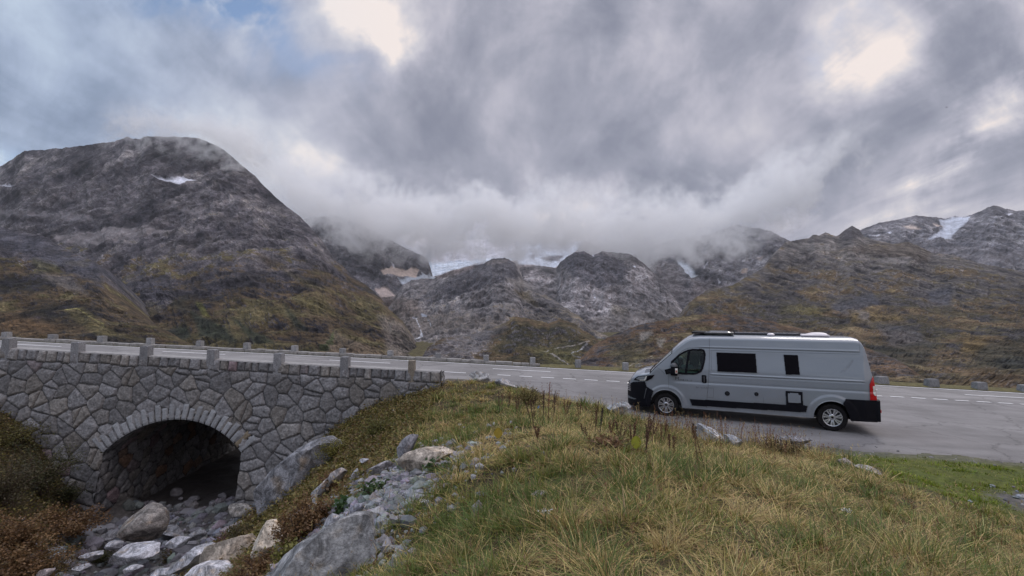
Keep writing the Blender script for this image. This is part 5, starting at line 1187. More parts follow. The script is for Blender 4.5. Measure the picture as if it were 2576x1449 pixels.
rock("boulder", 1208, 950, 19.2, 24, 13, -12, "grey boulder at the road edge close to the end of the parapet", 84, (.26, .26, .265), .9, facets=9)
rock("boulder", 1272, 968, 18.2, 25, 14, -14, "whitish grey boulder at the lay-by edge, nearer than the one by the parapet end", 88, (.31, .31, .33), .9, facets=9)
rock("boulder", 1556, 1030, 13.4, 32, 15, 12, "grey boulder in the tall grass in front of the van's nose", 92, (.25, .26, .275), .9)
rock("boulder", 1786, 1092, 10.7, 44, 17, -24, "pale rock with dark cracks in the weeds in front of the van's middle", 95, (.36, .38, .42), .9, facets=9, strata=.06)
rock("boulder", 1842, 1108, 10.5, 26, 11, -18, "smaller pale blue-grey rock right of the cracked pale rock", 97, (.33, .35, .39), .9)
rock("boulder", 2004, 1106, 10.4, 40, 10, -6, "low grey flat stone at the tarmac edge in front of the rear wheel", 98, (.22, .22, .24), .9)
rock("boulder", 2128, 1164, 9.4, 26, 10, -22, "pinkish weathered stone in the grass left end of the pair behind the lawn", 99, (.34, .30, .29), .9, sub=3)
rock("boulder", 2182, 1182, 9.0, 32, 9, -18, "long whitish stone touching the pinkish one at the lawn edge", 102, (.36, .34, .34), .9, sub=3)
rock("boulder", 116, 1440, 11.6, 20, 9, 10, "small pinkish stone among rusty plants at the bottom left", 104, (.30, .26, .26), .9, sub=3)
# water-worn stones of the streambed
rg = np.random.default_rng(77)
protos = []
for k in range(5):
    v, f, _ = rock_shape(3, 200 + k, 10 if k < 3 else 5, .55, .95); v = v * np.array([1, .8, .55]); v += v * (.05 * fbm(v * 2 + k, 4))[:, None]
    c = np.array([.20, .195, .21]) * (1 + .5 * fbm(v * 3 + k, 4))[:, None]; protos.append((v, f, c))
spots = []
while len(spots) < 46:
    x, y = rg.uniform(-14.7, -8.6), rg.uniform(12.4, 20.5)
    if abs(x - (-12.2 + (y - 14) * .0)) > 2.6 or (y < 17.4 and rg.random() < .55): continue
    spots.append((x, y, rg.uniform(.10, .34)))
base_o = [None] * 5
for (x, y, r) in spots:
    k = int(rg.integers(5)); v, f, c = protos[k]
    if base_o[k] is None:
        o = mesh_np("stream_stone", v, f, ROCKM2, np.clip(c, .01, 1)); base_o[k] = o
    else:
        o = base_o[k].copy(); COL.objects.link(o)
    z = float(bed_z(np.array([x]), np.array([y]))[0]) if y > 17.6 else float(ground_z([x], [y])[0])
    o.scale = (r, r * rg.uniform(.7, 1.1), r * rg.uniform(.9, 1.4)); o.rotation_euler = (rg.uniform(-.3, .3), rg.uniform(-.3, .3), rg.uniform(0, 6.28)); o.location = (x, y, z + r * .12)
    tag(o, "water-worn grey stone among many like it on the streambed at the arch", "stone", "water-worn stones of the streambed")
# loose gravel
def scatter_stones(name, pts, sizes, cols, seed):
    v, f = ICO[1]; rg = np.random.default_rng(seed); n = len(pts); V = np.repeat(v[None], n, 0) * rg.uniform(.72, 1.25, (n, len(v), 1))
    V *= np.stack([sizes * rg.uniform(.8, 1.3, n), sizes * rg.uniform(.7, 1.1, n), sizes * rg.uniform(.6, 1.05, n)], -1)[:, None]
    a = rg.uniform(0, 6.28, n); c, s = np.cos(a)[:, None], np.sin(a)[:, None]; V = np.stack([V[..., 0] * c - V[..., 1] * s, V[..., 0] * s + V[..., 1] * c, V[..., 2]], -1)
    V += pts[:, None]; F = f[None] + (np.arange(n) * len(v))[:, None, None]
    o = mesh_np(name, V.reshape(-1, 3), F.reshape(-1, 3), ROCKM2, np.repeat(cols, len(v), 0), smooth=False); tag(o, kind='stuff'); return o
n = 9000; X = np.concatenate([rg.normal(-2.35, .85, 4200), rg.normal(-3.3, .9, 1500), rg.uniform(-14.6, -8.5, 1700), rg.normal(9.6, .6, 300)]); Yy = np.concatenate([rg.normal(7.4, 1.25, 4200), rg.normal(5.8, 1.0, 1500), rg.uniform(10.5, 19, 1700), rg.normal(8.1, .35, 300)])
k = (Yy > 3.6) & ~((X < -8) & (ground_z(X, Yy) > -3.4)) & (Yy < 18.9); X, Yy = X[k], Yy[k]; sz_ = np.where(X < -8, rg.gamma(2, .035, len(X)) + .025, rg.gamma(1.6, .016, len(X)) + .010)
pts = np.stack([X, Yy, ground_z(X, Yy) + sz_ * .25], -1)
cols = np.where(X < -8, .72, .86)[:, None] * np.array([.27, .27, .285]) * rg.uniform(.55, 1.35, len(X))[:, None] * (1 + rg.normal(0, .05, (len(X), 3)))
scatter_stones("gravel", pts, sz_, np.clip(cols, .02, .8), 5)

for (x, y, D, a, b, ang, lab, sd_) in [(470, 1300, 18.6, 42, 16, 8, "dark flat rock on the right inside the arch", 301), (520, 1282, 19.4, 34, 15, 16, "dark sloping rock against the right-hand tunnel wall", 303), (430, 1338, 16.6, 34, 13, -8, "dark angular rock just right of the beige boulder", 305),
    (500, 1345, 15.4, 26, 11, 14, "grey flat rock at the foot of the low dark bush", 307), (452, 1362, 14.4, 34, 12, 10, "grey stone between the beige boulder and the dark bush", 309), (275, 1350, 15.6, 26, 9, 14, "low grey rock left of the beige boulder", 311),
    (232, 1398, 13.6, 30, 9, 10, "long pale stone among pebbles at the lower left", 313), (330, 1432, 12.8, 26, 8, 12, "small pale slab at the bottom edge in the pebbles", 315), (290, 1372, 14.2, 20, 11, 0, "round mauve-grey stone left of the long whitish rock", 317), (205, 1430, 12.7, 24, 8, 6, "flat pale stone nearest to the rusty ferns", 319)]:
    rock("boulder", x, y, D, a, b, ang, lab, sd_, GB if D > 14.5 else PL, .9, sub=3)
rg = np.random.default_rng(12); n = 5200; X = rg.uniform(-2.5, 17, n); Yy = rg.uniform(9.6, 19.6, n); sd = poly_sd(X, Yy, ASPH); k = (sd > -.45) & (sd < .9) & (rg.random(n) < np.exp(-np.abs(sd) / .35)); X, Yy, sd = X[k], Yy[k], sd[k]
zz_ = np.where(sd > 0, zroad(X, Yy) + .01, ground_z(X, Yy)); sz_ = rg.gamma(1.5, .007, len(X)) + .006
scatter_stones("loose_grit", np.stack([X, Yy, zz_], -1), sz_, np.clip(np.array([.26, .25, .25]) * rg.uniform(.5, 1.3, len(X))[:, None], .02, .8), 6)
# ------------------------------------------------------------------ vegetation
def hit(x, y, far=22.0):
    D = np.linspace(2, far, 500); P = at(x, y, D); g = ground_z(P[:, 0], P[:, 1]); k = np.argmax(P[:, 2] <= g)
    return P[k] if (P[:, 2] <= g).any() else P[-1]
def leaf_mat(name, trans=.25):
    m = bpy.data.materials.new(name); m.use_nodes = True; t = NT(m.node_tree); t.n.clear(); o = t.new('ShaderNodeOutputMaterial')
    a = t.new('ShaderNodeAttribute', attribute_name='Col'); d = t.new('ShaderNodeBsdfDiffuse'); tr = t.new('ShaderNodeBsdfTranslucent'); t.l.new(a.outputs[0], d.inputs[0]); t.l.new(a.outputs[0], tr.inputs[0])
    gl = t.new('ShaderNodeBsdfGlossy'); gl.inputs['Roughness'].default_value = .5; gl.inputs[0].default_value = (.5, .5, .5, 1)
    mx = t.new('ShaderNodeMixShader'); mx.inputs[0].default_value = trans; t.l.new(d.outputs[0], mx.inputs[1]); t.l.new(tr.outputs[0], mx.inputs[2])
    m2 = t.new('ShaderNodeMixShader'); m2.inputs[0].default_value = .04; t.l.new(mx.outputs[0], m2.inputs[1]); t.l.new(gl.outputs[0], m2.inputs[2]); t.l.new(m2.outputs[0], o.inputs[0]); return m
GRASSM = leaf_mat("grass_blade"); LEAFM = leaf_mat("leaf")
def blades(base, L, wd, dirx, lean, curl, cols, segs=3):
    """base (n,3), direction azimuth, lean 0 upright .. 1 flat ; returns verts, faces, colours"""
    n = len(base); out = []; ts = np.linspace(0, 1, segs + 1)
    dx, dy = np.cos(dirx), np.sin(dirx); px, py = -dy, dx
    tw = rng.uniform(-.9, .9, n); px, py = px * np.cos(tw) + dx * np.sin(tw), py * np.cos(tw) + dy * np.sin(tw)
    for t in ts:
        h = L * (t * np.cos(lean) - curl * .45 * t * t); r = L * (t * np.sin(lean) + curl * .55 * t * t)
        c = base + np.stack([dx * r, dy * r, np.maximum(h, .01 * t)], -1)
        w_ = wd * (1 - .75 * t) * .5
        if t < 1:
            out.append(c + np.stack([px * w_, py * w_, 0 * w_], -1)); out.append(c - np.stack([px * w_, py * w_, 0 * w_], -1))
        else: out.append(c)
    k = 2 * segs + 1; V = np.stack(out, 1).reshape(-1, 3); o = (np.arange(n) * k)[:, None]
    Q = [o + np.array([[2 * i, 2 * i + 1, 2 * i + 3, 2 * i + 2]]) for i in range(segs - 1)]
    T = o + np.array([[2 * segs - 2, 2 * segs - 1, 2 * segs]])
    return V, np.concatenate(Q), T, np.repeat(cols, k, 0)
def region(X, Y):
    n1 = fbm(np.stack([X * .55, Y * .55, X * 0], -1), 4, .55); n2 = fbm(np.stack([X * 1.6 + 5, Y * 1.6, X * 0], -1), 4, .55); n3 = fbm(np.stack([X * .3 + 50, Y * .3, X * 0 + 3], -1), 3, .5)
    sd = poly_sd(X, Y, ASPH)
    moss = sm(X - 6.2 + n1 * 1.5, 0, 1.2) * sm(Y, 6.6, 8.0)
    grav = sm(1.15 - np.hypot((X + 2.3) / 1.3, (Y - 7.3) / 2.0) + n2 * .9, 0, .35); grav = np.maximum(grav, sm(1.0 - np.hypot((X - 9.4) / 1.2, (Y - 8.1) / .7) + n2 * .6, 0, .3))
    bank = sm(-2.6 - X + .3 * n1, 0, 1.2) * sm(Y, 8.5, 10.5)
    red = sm(1.1 - np.hypot((X + 4.3) / 1.6, (Y - 9.6) / 2.4) + .5 * n2, 0, .5); red = np.maximum(red, .8 * sm(1.0 - np.hypot((X + 3.2) / .8, (Y - 6.6) / 1.2) + .5 * n2, 0, .5))
    crest = np.exp(-((sd + .9) / .7) ** 2) * sm(X, 0, 1) * (X < 6.6)
    return n1, n2, n3, sd, moss, grav, bank, red, crest
G1 = np.array([.092, .130, .028]); G2 = np.array([.225, .215, .048]); ST = np.array([.53, .405, .175]); BR_ = np.array([.19, .125, .065]); RD = np.array([.17, .075, .04]); YG = np.array([.17, .155, .035])
def make_grass(N):
    Dp = 2.2 + 17.6 * rng.uniform(0, 1, N) ** 1.12; Xs = rng.uniform(-1.12, 1.2, N) * Dp * 1.075
    k = rng.random(N) < .62; cl = np.stack([Xs, Dp], -1)     # gather into tussocks
    q = .34 + .022 * np.round(Dp); cen = np.round(cl / q[:, None]) * q[:, None]; h = np.sin(cen[:, 0] * 127.1 + cen[:, 1] * 311.7) * 43758.5453; h -= np.floor(h)
    cen += np.stack([(h - .5) * q, ((h * 7.13) % 1 - .5) * q], -1); off_ = rng.normal(0, 1, (N, 2)) * (.05 + .09 * h)[:, None]
    cl = np.where(k[:, None], cen + off_, cl); X, Yy = cl[:, 0], cl[:, 1]; rad_az = np.arctan2(off_[:, 1], off_[:, 0]); rad_d = np.hypot(off_[:, 0], off_[:, 1])
    n1, n2, n3, sd, moss, grav, bank, red, crest = region(X, Yy); z = ground_z(X, Yy)
    keepp = (1 - .93 * grav) * (1 - .0 * moss) * (1 - sm(sd, -.30, .03 + .1 * n2)) * sm(z, -3.6, -2.2) * np.where((X < -8), .35, 1.0) * np.where(Yy > 18.2, X > -2.9, 1)
    keepp *= np.where(X < -9.5, 0, 1)
    K = rng.random(N) < keepp
    X, Yy, z, n1, n2, n3, sd, moss, grav, bank, red, crest, h, k, rad_az, rad_d = [q[K] for q in (X, Yy, z, n1, n2, n3, sd, moss, grav, bank, red, crest, h, k, rad_az, rad_d)]; n = len(X)
    hh = 1 + .8 * n1 + .8 * n2
    L = rng.gamma(6, .0222, n) * np.clip(hh, .5, 1.6) * np.where(k, .85 + 1.0 * h * (h > .45), .9) * (1 + .35 * crest)
    L = np.where(moss > .5, L * .22, L) * (1 - .45 * bank) * (1 - .35 * sm(sd, -.6, -.1)); L = np.minimum(L, .30 + .01 * Yy)
    far = Yy; wd = (.0036 + .00105 * far) * rng.uniform(.6, 1.3, n) * np.where(moss > .5, 1.3, 1)
    wind = 2.6 + 1.8 * n1 + 1.4 * n2; dirx = np.where(k, rad_az + rng.normal(0, 1.1, n), wind + rng.normal(0, 2.4, n))
    lean = np.where(k, .25 + 3.2 * rad_d + rng.normal(0, .35, n), np.abs(rng.normal(.8, .45, n))) + .40 * sm(n3 + .25 * n2, -.05, .35) * (1 - moss); flat = rng.random(n) < (.30 * (~k) + .10 + .25 * sm(n3, -.1, .3)); lean = np.where(flat, rng.uniform(.9, 1.45, n), lean)
    curl = rng.uniform(.05, 1.0, n) * (1 - moss)
    dry = np.clip(.34 + 1.0 * n3 + 1.1 * n2 + .3 * flat + .1 * (L > .35) - .35 * (k & (h > .66)) + .25 * (k & (h < .25)), .04, .96)
    r = rng.random(n); C = np.where((r < dry)[:, None], ST * rng.uniform(.55, 1.15, n)[:, None], G2 * rng.uniform(.7, 1.2, n)[:, None])
    g = (r >= dry) & (rng.random(n) < .45 + .5 * (h > .72)); C = np.where(g[:, None], G1 * rng.uniform(.7, 1.35, n)[:, None], C)
    b = rng.random(n) < .14; C = np.where(b[:, None], BR_ * rng.uniform(.6, 1.2, n)[:, None], C)
    yb = (rng.random(n) < bank * .6); C = np.where(yb[:, None], YG * rng.uniform(.6, 1.2, n)[:, None], C)
    rb2 = (rng.random(n) < red * .75); C = np.where(rb2[:, None], lerp(RD, BR_, rng.random(n)[:, None]) * rng.uniform(.6, 1.2, n)[:, None], C)
    mm = rng.random(n) < moss * .85; C = np.where(mm[:, None], np.array([.165, .205, .022]) * lerp(.55, 1.4, rng.random(n))[:, None] * (1 + .8 * n2)[:, None], C)
    C = np.clip(C * (1 + rng.normal(0, .06, (n, 3))), .01, .8)
    return blades(np.stack([X, Yy, z - .01], -1), L, wd, dirx, lean, curl, C)
V, Q, T, C = make_grass(620000)
go = None
def big_mesh(name, V, Fl, mat, cols):
    me = bpy.data.meshes.new(name); loops = np.concatenate([f.ravel() for f in Fl]).astype(np.int32); cnt = np.concatenate([np.full(len(f), f.shape[1]) for f in Fl]); st = np.zeros(len(cnt), np.int32); st[1:] = np.cumsum(cnt)[:-1]
    me.vertices.add(len(V)); me.vertices.foreach_set('co', V.astype(np.float32).ravel()); me.loops.add(len(loops)); me.loops.foreach_set('vertex_index', loops); me.polygons.add(len(cnt)); me.polygons.foreach_set('loop_start', st); me.update(calc_edges=True)
    ca = me.color_attributes.new('Col', 'FLOAT_COLOR', 'POINT'); c4 = np.ones((len(V), 4), np.float32); c4[:, :3] = cols; ca.data.foreach_set('color', c4.ravel()); me.materials.append(mat)
    o = bpy.data.objects.new(name, me); COL.objects.link(o); return o
tag(big_mesh("grass", V, [Q, T], GRASSM, C), kind='stuff')
# tall dry seed stalks
n = 4200; Dp = rng.uniform(2.4, 17.5, n); X = rng.uniform(-1.0, 1.2, n) * Dp * 1.07; X[:900] = rng.uniform(2.6, 6.6, 900); Dp[:900] = rng.uniform(9.0, 12.5, 900)
n1, n2, n3, sd, moss, grav, bank, red, crest = region(X, Dp); z = ground_z(X, Dp)
K = (sd < -.15) & (moss < .4) & (z > -3) & (X > -9) & ((rng.random(n) < .75) & (grav < .5)); X, Dp, z, red, crest = X[K], Dp[K], z[K], red[K], crest[K]; n = len(X)
L = rng.uniform(.22, .48, n) * (1 + .45 * crest); C = lerp(ST, BR_, rng.random(n)[:, None] ** 1.5); rr = rng.random(n) < .25 + .5 * crest; C = np.where(rr[:, None], RD * 1.1, C) * rng.uniform(.7, 1.15, n)[:, None]
az = rng.uniform(0, 6.28, n); le = np.abs(rng.normal(.12, .14, n))
V, Q, T, C2 = blades(np.stack([X, Dp, z], -1), L, (.0022 + .00055 * Dp) * (1 + .7 * crest), az, le, rng.uniform(.0, .3, n), C)
hs = []                      # seed heads
for j in range(7):
    t = rng.uniform(.68, 1.0, n); hgt = L * t * np.cos(le); rad = L * t * np.sin(le)
    p = np.stack([X + np.cos(az) * rad, Dp + np.sin(az) * rad, z + hgt], -1)
    hs.append((p + rng.normal(0, .008, (n, 3)), rng.uniform(.02, .05, n), .0035 + .0007 * Dp, rng.uniform(0, 6.28, n), rng.uniform(.2, 1.1, n), rng.uniform(0, .5, n), C * rng.uniform(.7, 1.1, n)[:, None]))
cat_ = [np.concatenate([h_[i] for h_ in hs]) for i in range(7)]
V2, Q2, T2, C3 = blades(*cat_); o2 = len(V)
tag(big_mesh("seed_stalks", np.concatenate([V, V2]), [Q, T, Q2 + o2, T2 + o2], GRASSM, np.clip(np.concatenate([C2, C3]), .01, .8)), kind='stuff')

def leaves(n, cen, spread, size, cols, rg, flatz=.6):
    p = cen + spread; a = rg.uniform(0, 6.28, n); t = rg.uniform(-.9, .9, n) * (1 - flatz * .3); ca, sa = np.cos(a), np.sin(a)
    u = np.stack([ca * np.cos(t), sa * np.cos(t), np.sin(t)], -1); r = rg.normal(size=(n, 3)); v = np.cross(u, r); v /= np.linalg.norm(v, axis=1)[:, None] + 1e-6
    s = size[:, None]; V = np.stack([p, p + u * s * .5 + v * s * .30, p + u * s, p + u * s * .5 - v * s * .30], 1).reshape(-1, 3)
    return V, (np.arange(n) * 4)[:, None] + np.array([[0, 1, 2, 3]]), np.repeat(cols, 4, 0)
def shrub(name, x, y, D, rx, rz, n, pal, label, cat, seed, feather=0.0, lsize=.05, sink=.1):
    rg = np.random.default_rng(seed); c = hit(x, y + .42 * rz / D * FPX, 18.0); g = float(ground_z([c[0]], [c[1]])[0]); root = empty(name, (c[0], c[1], g)); tag(root, label, cat)
    ns = 46; mb = MB(); tips = []
    for k in range(ns):
        a = rg.uniform(0, 6.28); r = rx * rg.uniform(.15, 1) ** .7; h = rz * rg.uniform(.5, 1.1) * (1 - .45 * (r / rx) ** 2)
        p0 = np.array([rg.normal(0, .08 * rx), rg.normal(0, .08 * rx), -.05]); p2 = np.array([r * math.cos(a), r * math.sin(a) * .8, h]); p1 = (p0 + p2) / 2 + np.array([0, 0, .12 * h]) - np.array([p2[0], p2[1], 0]) * .15
        mb.tube([p0, p1, p2], [.012, .008, .003], 4); tips.append((p0, p1, p2))
    st = mb.build("stem", mat_basic("twig", (.06, .035, .025), rough=.9), root)
    T_ = rg.uniform(.25, 1.05, n); I = rg.integers(0, ns, n); P0 = np.array([t[0] for t in tips])[I]; P1 = np.array([t[1] for t in tips])[I]; P2 = np.array([t[2] for t in tips])[I]; tt = T_[:, None]
    cen = (1 - tt) ** 2 * P0 + 2 * (1 - tt) * tt * P1 + tt ** 2 * P2
    sp_ = rg.normal(0, 1, (n, 3)) * (.055 * rx + .03) * (1 - .55 * feather)
    pal = np.array(pal); ci = (rg.random(n) * .6 + .4 * rg.random(ns)[I]) * (len(pal) - 1); i0 = ci.astype(int); col = lerp(pal[i0], pal[np.minimum(i0 + 1, len(pal) - 1)], (ci - i0)[:, None]) * rg.uniform(.6, 1.3, n)[:, None]
    V, F, C = leaves(n, cen, sp_, lsize * rg.uniform(.5, 1.3, n), col, rg)
    o = mesh_np("foliage", V, F, LEAFM, np.clip(C, .008, .6), smooth=False, parent=root); return root
DG = [(.026, .032, .016), (.06, .062, .024), (.12, .108, .04)]; OL = [(.055, .052, .018), (.12, .108, .03), (.19, .16, .05)]; RU = [(.06, .035, .02), (.14, .075, .035), (.22, .13, .06), (.13, .10, .04)]
shrub("shrub", 90, 1185, 14.6, 1.5, 1.7, 7500, DG, "dark green shrub on the left bank beside the bridge", "shrub", 1)
shrub("shrub", 10, 1220, 14.2, 1.4, 1.5, 6000, [(.03, .028, .018), (.06, .05, .024), (.09, .07, .03)], "brownish green shrub cut by the left edge, beside the dark green one", "shrub", 2)
shrub("shrub", 40, 1095, 16.8, 1.2, .7, 3600, OL, "low olive shrub at the top of the left bank under the parapet wall", "shrub", 3)
shrub("shrub", 165, 1240, 15.2, .8, .7, 2600, DG, "small dark shrub against the wall at the left foot of the arch", "shrub", 4)
shrub("fern_patch", 45, 1345, 12.2, 1.3, 1.1, 7000, RU, "rust-brown ferny plants at the left picture edge", "fern", 5, .5, .06)
shrub("fern_patch", 170, 1320, 12.9, 1.1, 1.0, 6500, RU, "rust-brown ferny plants in the middle of the lower left bank", "fern", 6, .5, .06)
shrub("fern_patch", 100, 1430, 11.4, 1.0, .7, 4500, [(.08, .05, .03), (.13, .08, .035), (.10, .09, .03)], "mixed brown and olive plants in the bottom left corner", "fern", 7, .4, .05)
shrub("shrub", 250, 1400, 13.1, .55, .35, 1500, DG, "low green cushion beside the pebbles at the lower left", "shrub", 8)
shrub("shrub", 612, 1345, 12.2, .62, .42, 2400, [(.03, .03, .014), (.07, .06, .02), (.10, .07, .03)], "low dark green bush between the arch and the pointed boulder", "shrub", 9)
shrub("shrub", 440, 1395, 12.4, .6, .32, 1800, [(.04, .04, .016), (.09, .075, .022), (.12, .08, .035)], "olive cushion plant between the white rocks", "shrub", 10)
shrub("willowherb", 780, 1305, 9.9, .55, .55, 3400, RU, "rusty feathery plants between the leaning slab and the gravel", "weed", 11, .7, .05)
shrub("willowherb", 735, 1345, 8.9, .42, .5, 2600, RU, "rusty feathery plants leaning over the cream boulder", "weed", 12, .7, .045)
shrub("willowherb", 655, 1430, 8.0, .45, .38, 2400, RU, "rusty feathery plants left of the large foreground boulder", "weed", 13, .7, .045)
shrub("willowherb", 845, 1210, 10.3, .42, .42, 1800, RU, "rusty plants beside the small rim rock", "weed", 14, .7, .045)
shrub("weed_clump", 740, 1395, 6.6, .32, .30, 1600, [(.10, .10, .03), (.17, .16, .04), (.13, .13, .03)], "yellow-green leafy plants along the upper side of the large boulder", "weed", 15, .2, .05)
shrub("coltsfoot", 872, 1270, 7.4, .26, .16, 260, [(.045, .085, .03), (.07, .12, .045)], "green broad-leaved plant beside the smooth oval stone", "plant", 16, .0, .11)
shrub("coltsfoot", 945, 1232, 7.9, .28, .14, 240, [(.05, .09, .035), (.08, .12, .05)], "green broad-leaved plant at the top of the gravel slope", "plant", 17, .0, .10)
shrub("coltsfoot", 1105, 1178, 7.7, .28, .12, 240, [(.04, .075, .03), (.07, .11, .04)], "green broad-leaved plant under the flat schist boulder", "plant", 18, .0, .09)
shrub("weed_clump", 850, 1130, 13.6, .75, .5, 3400, [(.09, .09, .022), (.17, .155, .035), (.13, .10, .03)], "yellow-green bushy tuft above the leaning slab", "bush", 19, .3, .05)
shrub("weed_clump", 960, 1075, 14.6, .7, .45, 2600, [(.06, .07, .02), (.12, .12, .03), (.15, .12, .035)], "green tuft on the bank half way up to the parapet end", "bush", 20, .3, .05)
shrub("weed_clump", 1330, 1000, 14.0, .6, .5, 2200, [(.10, .09, .03), (.15, .13, .04), (.12, .075, .035)], "ochre leafy tuft among the dried docks nearest to the pale boulder", "bush", 22, .3, .045)
shrub("weed_clump", 1960, 1125, 9.6, .5, .35, 2200, [(.06, .055, .025), (.11, .075, .03), (.13, .12, .04)], "brownish leafy bush at the lay-by edge in front of the rear wheel", "bush", 23, .3, .04)
shrub("weed_clump", 1530, 1120, 9.4, .34, .14, 520, [(.17, .085, .045), (.22, .13, .07), (.12, .06, .035)], "withered orange-brown leaves in the middle of the grass", "weed", 24, .2, .06)
shrub("fern_patch", 30, 1420, 11.6, 1.2, .8, 6000, RU, "rust-brown ferny plants lowest at the left picture edge", "fern", 31, .5, .06)
# leafy ground cover of both banks
rg = np.random.default_rng(99); n = 120000
X = np.concatenate([rg.uniform(-24, -11.0, n // 2), rg.uniform(-9.2, -2.6, n // 2)]); Yy = np.concatenate([rg.uniform(9.5, 18.1, n // 2), rg.uniform(8.5, 18.2, n // 2)]); z = ground_z(X, Yy)
nn = fbm(np.stack([X, Yy, X * 0], -1) * .9, 4); k = (z > -3.9) & (rg.random(n) < .75 + .5 * nn) & ~((X > -12) & (Yy < 11) & (rg.random(n) < .6)); X, Yy, z, nn = X[k], Yy[k], z[k], nn[k]; n = len(X)
pal = np.array([(.045, .045, .018), (.10, .09, .028), (.19, .165, .045), (.15, .095, .04), (.12, .08, .04)]); ci = np.clip(rg.random(n) * .8 + .5 * nn + .1, 0, .999) * 4; i0 = ci.astype(int)
col = lerp(pal[i0], pal[i0 + 1], (ci - i0)[:, None]) * rg.uniform(.6, 1.3, n)[:, None]
V, F, C = leaves(n, np.stack([X, Yy, z], -1), np.stack([rg.normal(0, .02, n), rg.normal(0, .02, n), np.abs(rg.normal(0, .10, n)) * (1 + nn)], -1), rg.uniform(.04, .11, n), col, rg)
tag(mesh_np("ground_cover", V, F, LEAFM, np.clip(C, .008, .6), smooth=False), kind='stuff')

# dried docks and other single stalks
def dock(x, y, tops, label, col=(.045, .020, .018), head=1.0, rad=.0055, D=None, name="dried_dock", cat="dried plant", leafy=False):
    b = hit(x, y) if D is None else at(x, y, D); root = empty(name, tuple(b)); tag(root, label, cat, "dried dock stalks in the grass" if name == "dried_dock" else None); rg = np.random.default_rng(int(x * 7 + y))
    for (tx, ty) in tops:
        tp = at(tx, ty, b[1]) - b; tp[1] += rg.uniform(-.08, .08); st = MB(); p0 = np.array([rg.normal(0, .02), rg.normal(0, .02), -.03]); md = (p0 + tp) / 2 + rg.normal(0, .012, 3)
        st.tube([p0, md, tp], [rad * 1.2, rad * 1.0, rad * .65], 5); q = st.build("stem", mat_basic("dock_stem", col, rough=.9, var=.3), root)
        n = int(105 * head); t = rg.uniform(.42, 1, n)[:, None]; cen = p0 * (1 - t) ** 2 + 2 * md * t * (1 - t) + tp * t * t
        V, F, C = leaves(n, cen, rg.normal(0, 1, (n, 3)) * .011 * (1.3 - t) * 1.4, rg.uniform(.012, .030, n), np.array(col) * rg.uniform(.8, 2.4, n)[:, None] * np.array([1.05, 1.05, .9]), rg)
        mesh_np("seed_head", V, F, LEAFM, np.clip(C, .005, .5), smooth=False, parent=q)
    return root
dock(1261, 1040, [(1254, 985), (1262, 990)], "dried brown dock with two stalks, leftmost of the docks near the pale boulder")
dock(1280, 1034, [(1281, 986), (1284, 992)], "short dried dock just right of the leftmost one")
dock(1342, 1074, [(1322, 1008), (1334, 1006), (1343, 1010)], "three leaning dark dock stalks rising left of the red spike")
dock(1366, 1064, [(1369, 980), (1366, 990)], "thin dark dock stalks just left of the red spike")
dock(1380, 1060, [(1384, 962)], "tallest reddish dock spike in the middle of the grass", (.11, .035, .025), 1.6, .007)
dock(1390, 1054, [(1398, 985), (1402, 990), (1394, 996)], "dark dock stalks just right of the red spike")
dock(1497, 1090, [(1507, 1010), (1500, 1030)], "reddish dock stalk in front of the grey boulder by the van", (.08, .045, .03), 1.1)
dock(1512, 1098, [(1515, 1026)], "single thick black dock stalk in front of the grey boulder by the van", (.025, .018, .02), 1.8, .009)
dock(1480, 1110, [(1462, 1068), (1470, 1072)], "low dark dock stalks left of the orange-brown leaves")
dock(1560, 1120, [(1551, 1062), (1566, 1066), (1574, 1072)], "dark dock stalks in front of the van's front bumper")
dock(1620, 1148, [(1634, 1038), (1650, 1034), (1642, 1060), (1628, 1070)], "tall reddish dock stalks below the van's front wheel", (.075, .04, .03), 1.1)
dock(1637, 1118, [(1646, 1050), (1656, 1056)], "slim brown dock stalks beside the van's front wheel", (.08, .04, .03), .8)
dock(1748, 1118, [(1744, 1066), (1739, 1072), (1752, 1074)], "dark withered dock head by the cracked pale rock", (.035, .02, .018), 3.0, .007)
dock(1766, 1192, [(1738, 1064), (1752, 1090)], "long thin bending stalks in front of the cracked pale rock", (.09, .05, .03), .5, .004, name="dried_stalk")
for k, (bx, by, tx, ty) in enumerate([(1700, 1095, 1704, 1046), (1730, 1092, 1722, 1044), (1772, 1090, 1778, 1040), (1812, 1098, 1806, 1034), (1858, 1100, 1866, 1052), (1905, 1105, 1898, 1048), (1935, 1110, 1940, 1062), (1978, 1118, 1990, 1076)]):
    dock(bx, by, [(tx, ty), (tx + 9, ty + 12)], "thin reddish seed stalk in front of the van, %s" % ["below the cab door", "under the side moulding's front end", "below the fuel flap", "under the left round vent", "between the two round vents", "under the right round vent", "left of the square service flap", "under the service flap"][k], (.12, .06, .035), .55, .0035, name="seed_stalk")
for (bx, by, tops, lab) in [(1300, 1046, [(1298, 1000), (1306, 1004)], "brown dock stalks halfway between the short dock and the three leaning stalks"), (1422, 1052, [(1418, 1000), (1428, 1006), (1436, 1012)], "brown leafy stalks right of the red spike group"), (1455, 1062, [(1452, 1012), (1462, 1018)], "tan leafy stalks halfway between the red spike and the grey boulder"),
    (1540, 1110, [(1532, 1058), (1544, 1052)], "blackish dock stalks left of the van's front bumper"), (1590, 1128, [(1584, 1066), (1596, 1060), (1600, 1072)], "dark reddish dock stalks below the front bumper corner"), (1670, 1120, [(1664, 1068), (1676, 1062)], "reddish stalks under the rear edge of the front wheel"), (1350, 1112, [(1344, 1070), (1356, 1074)], "fallen brown dock stalks in the middle of the bank"), (1690, 1150, [(1684, 1092), (1698, 1098)], "rusty stalks to the right of the tall reddish docks")]:
    dock(bx, by, tops, lab, (.075, .036, .026), 1.2)
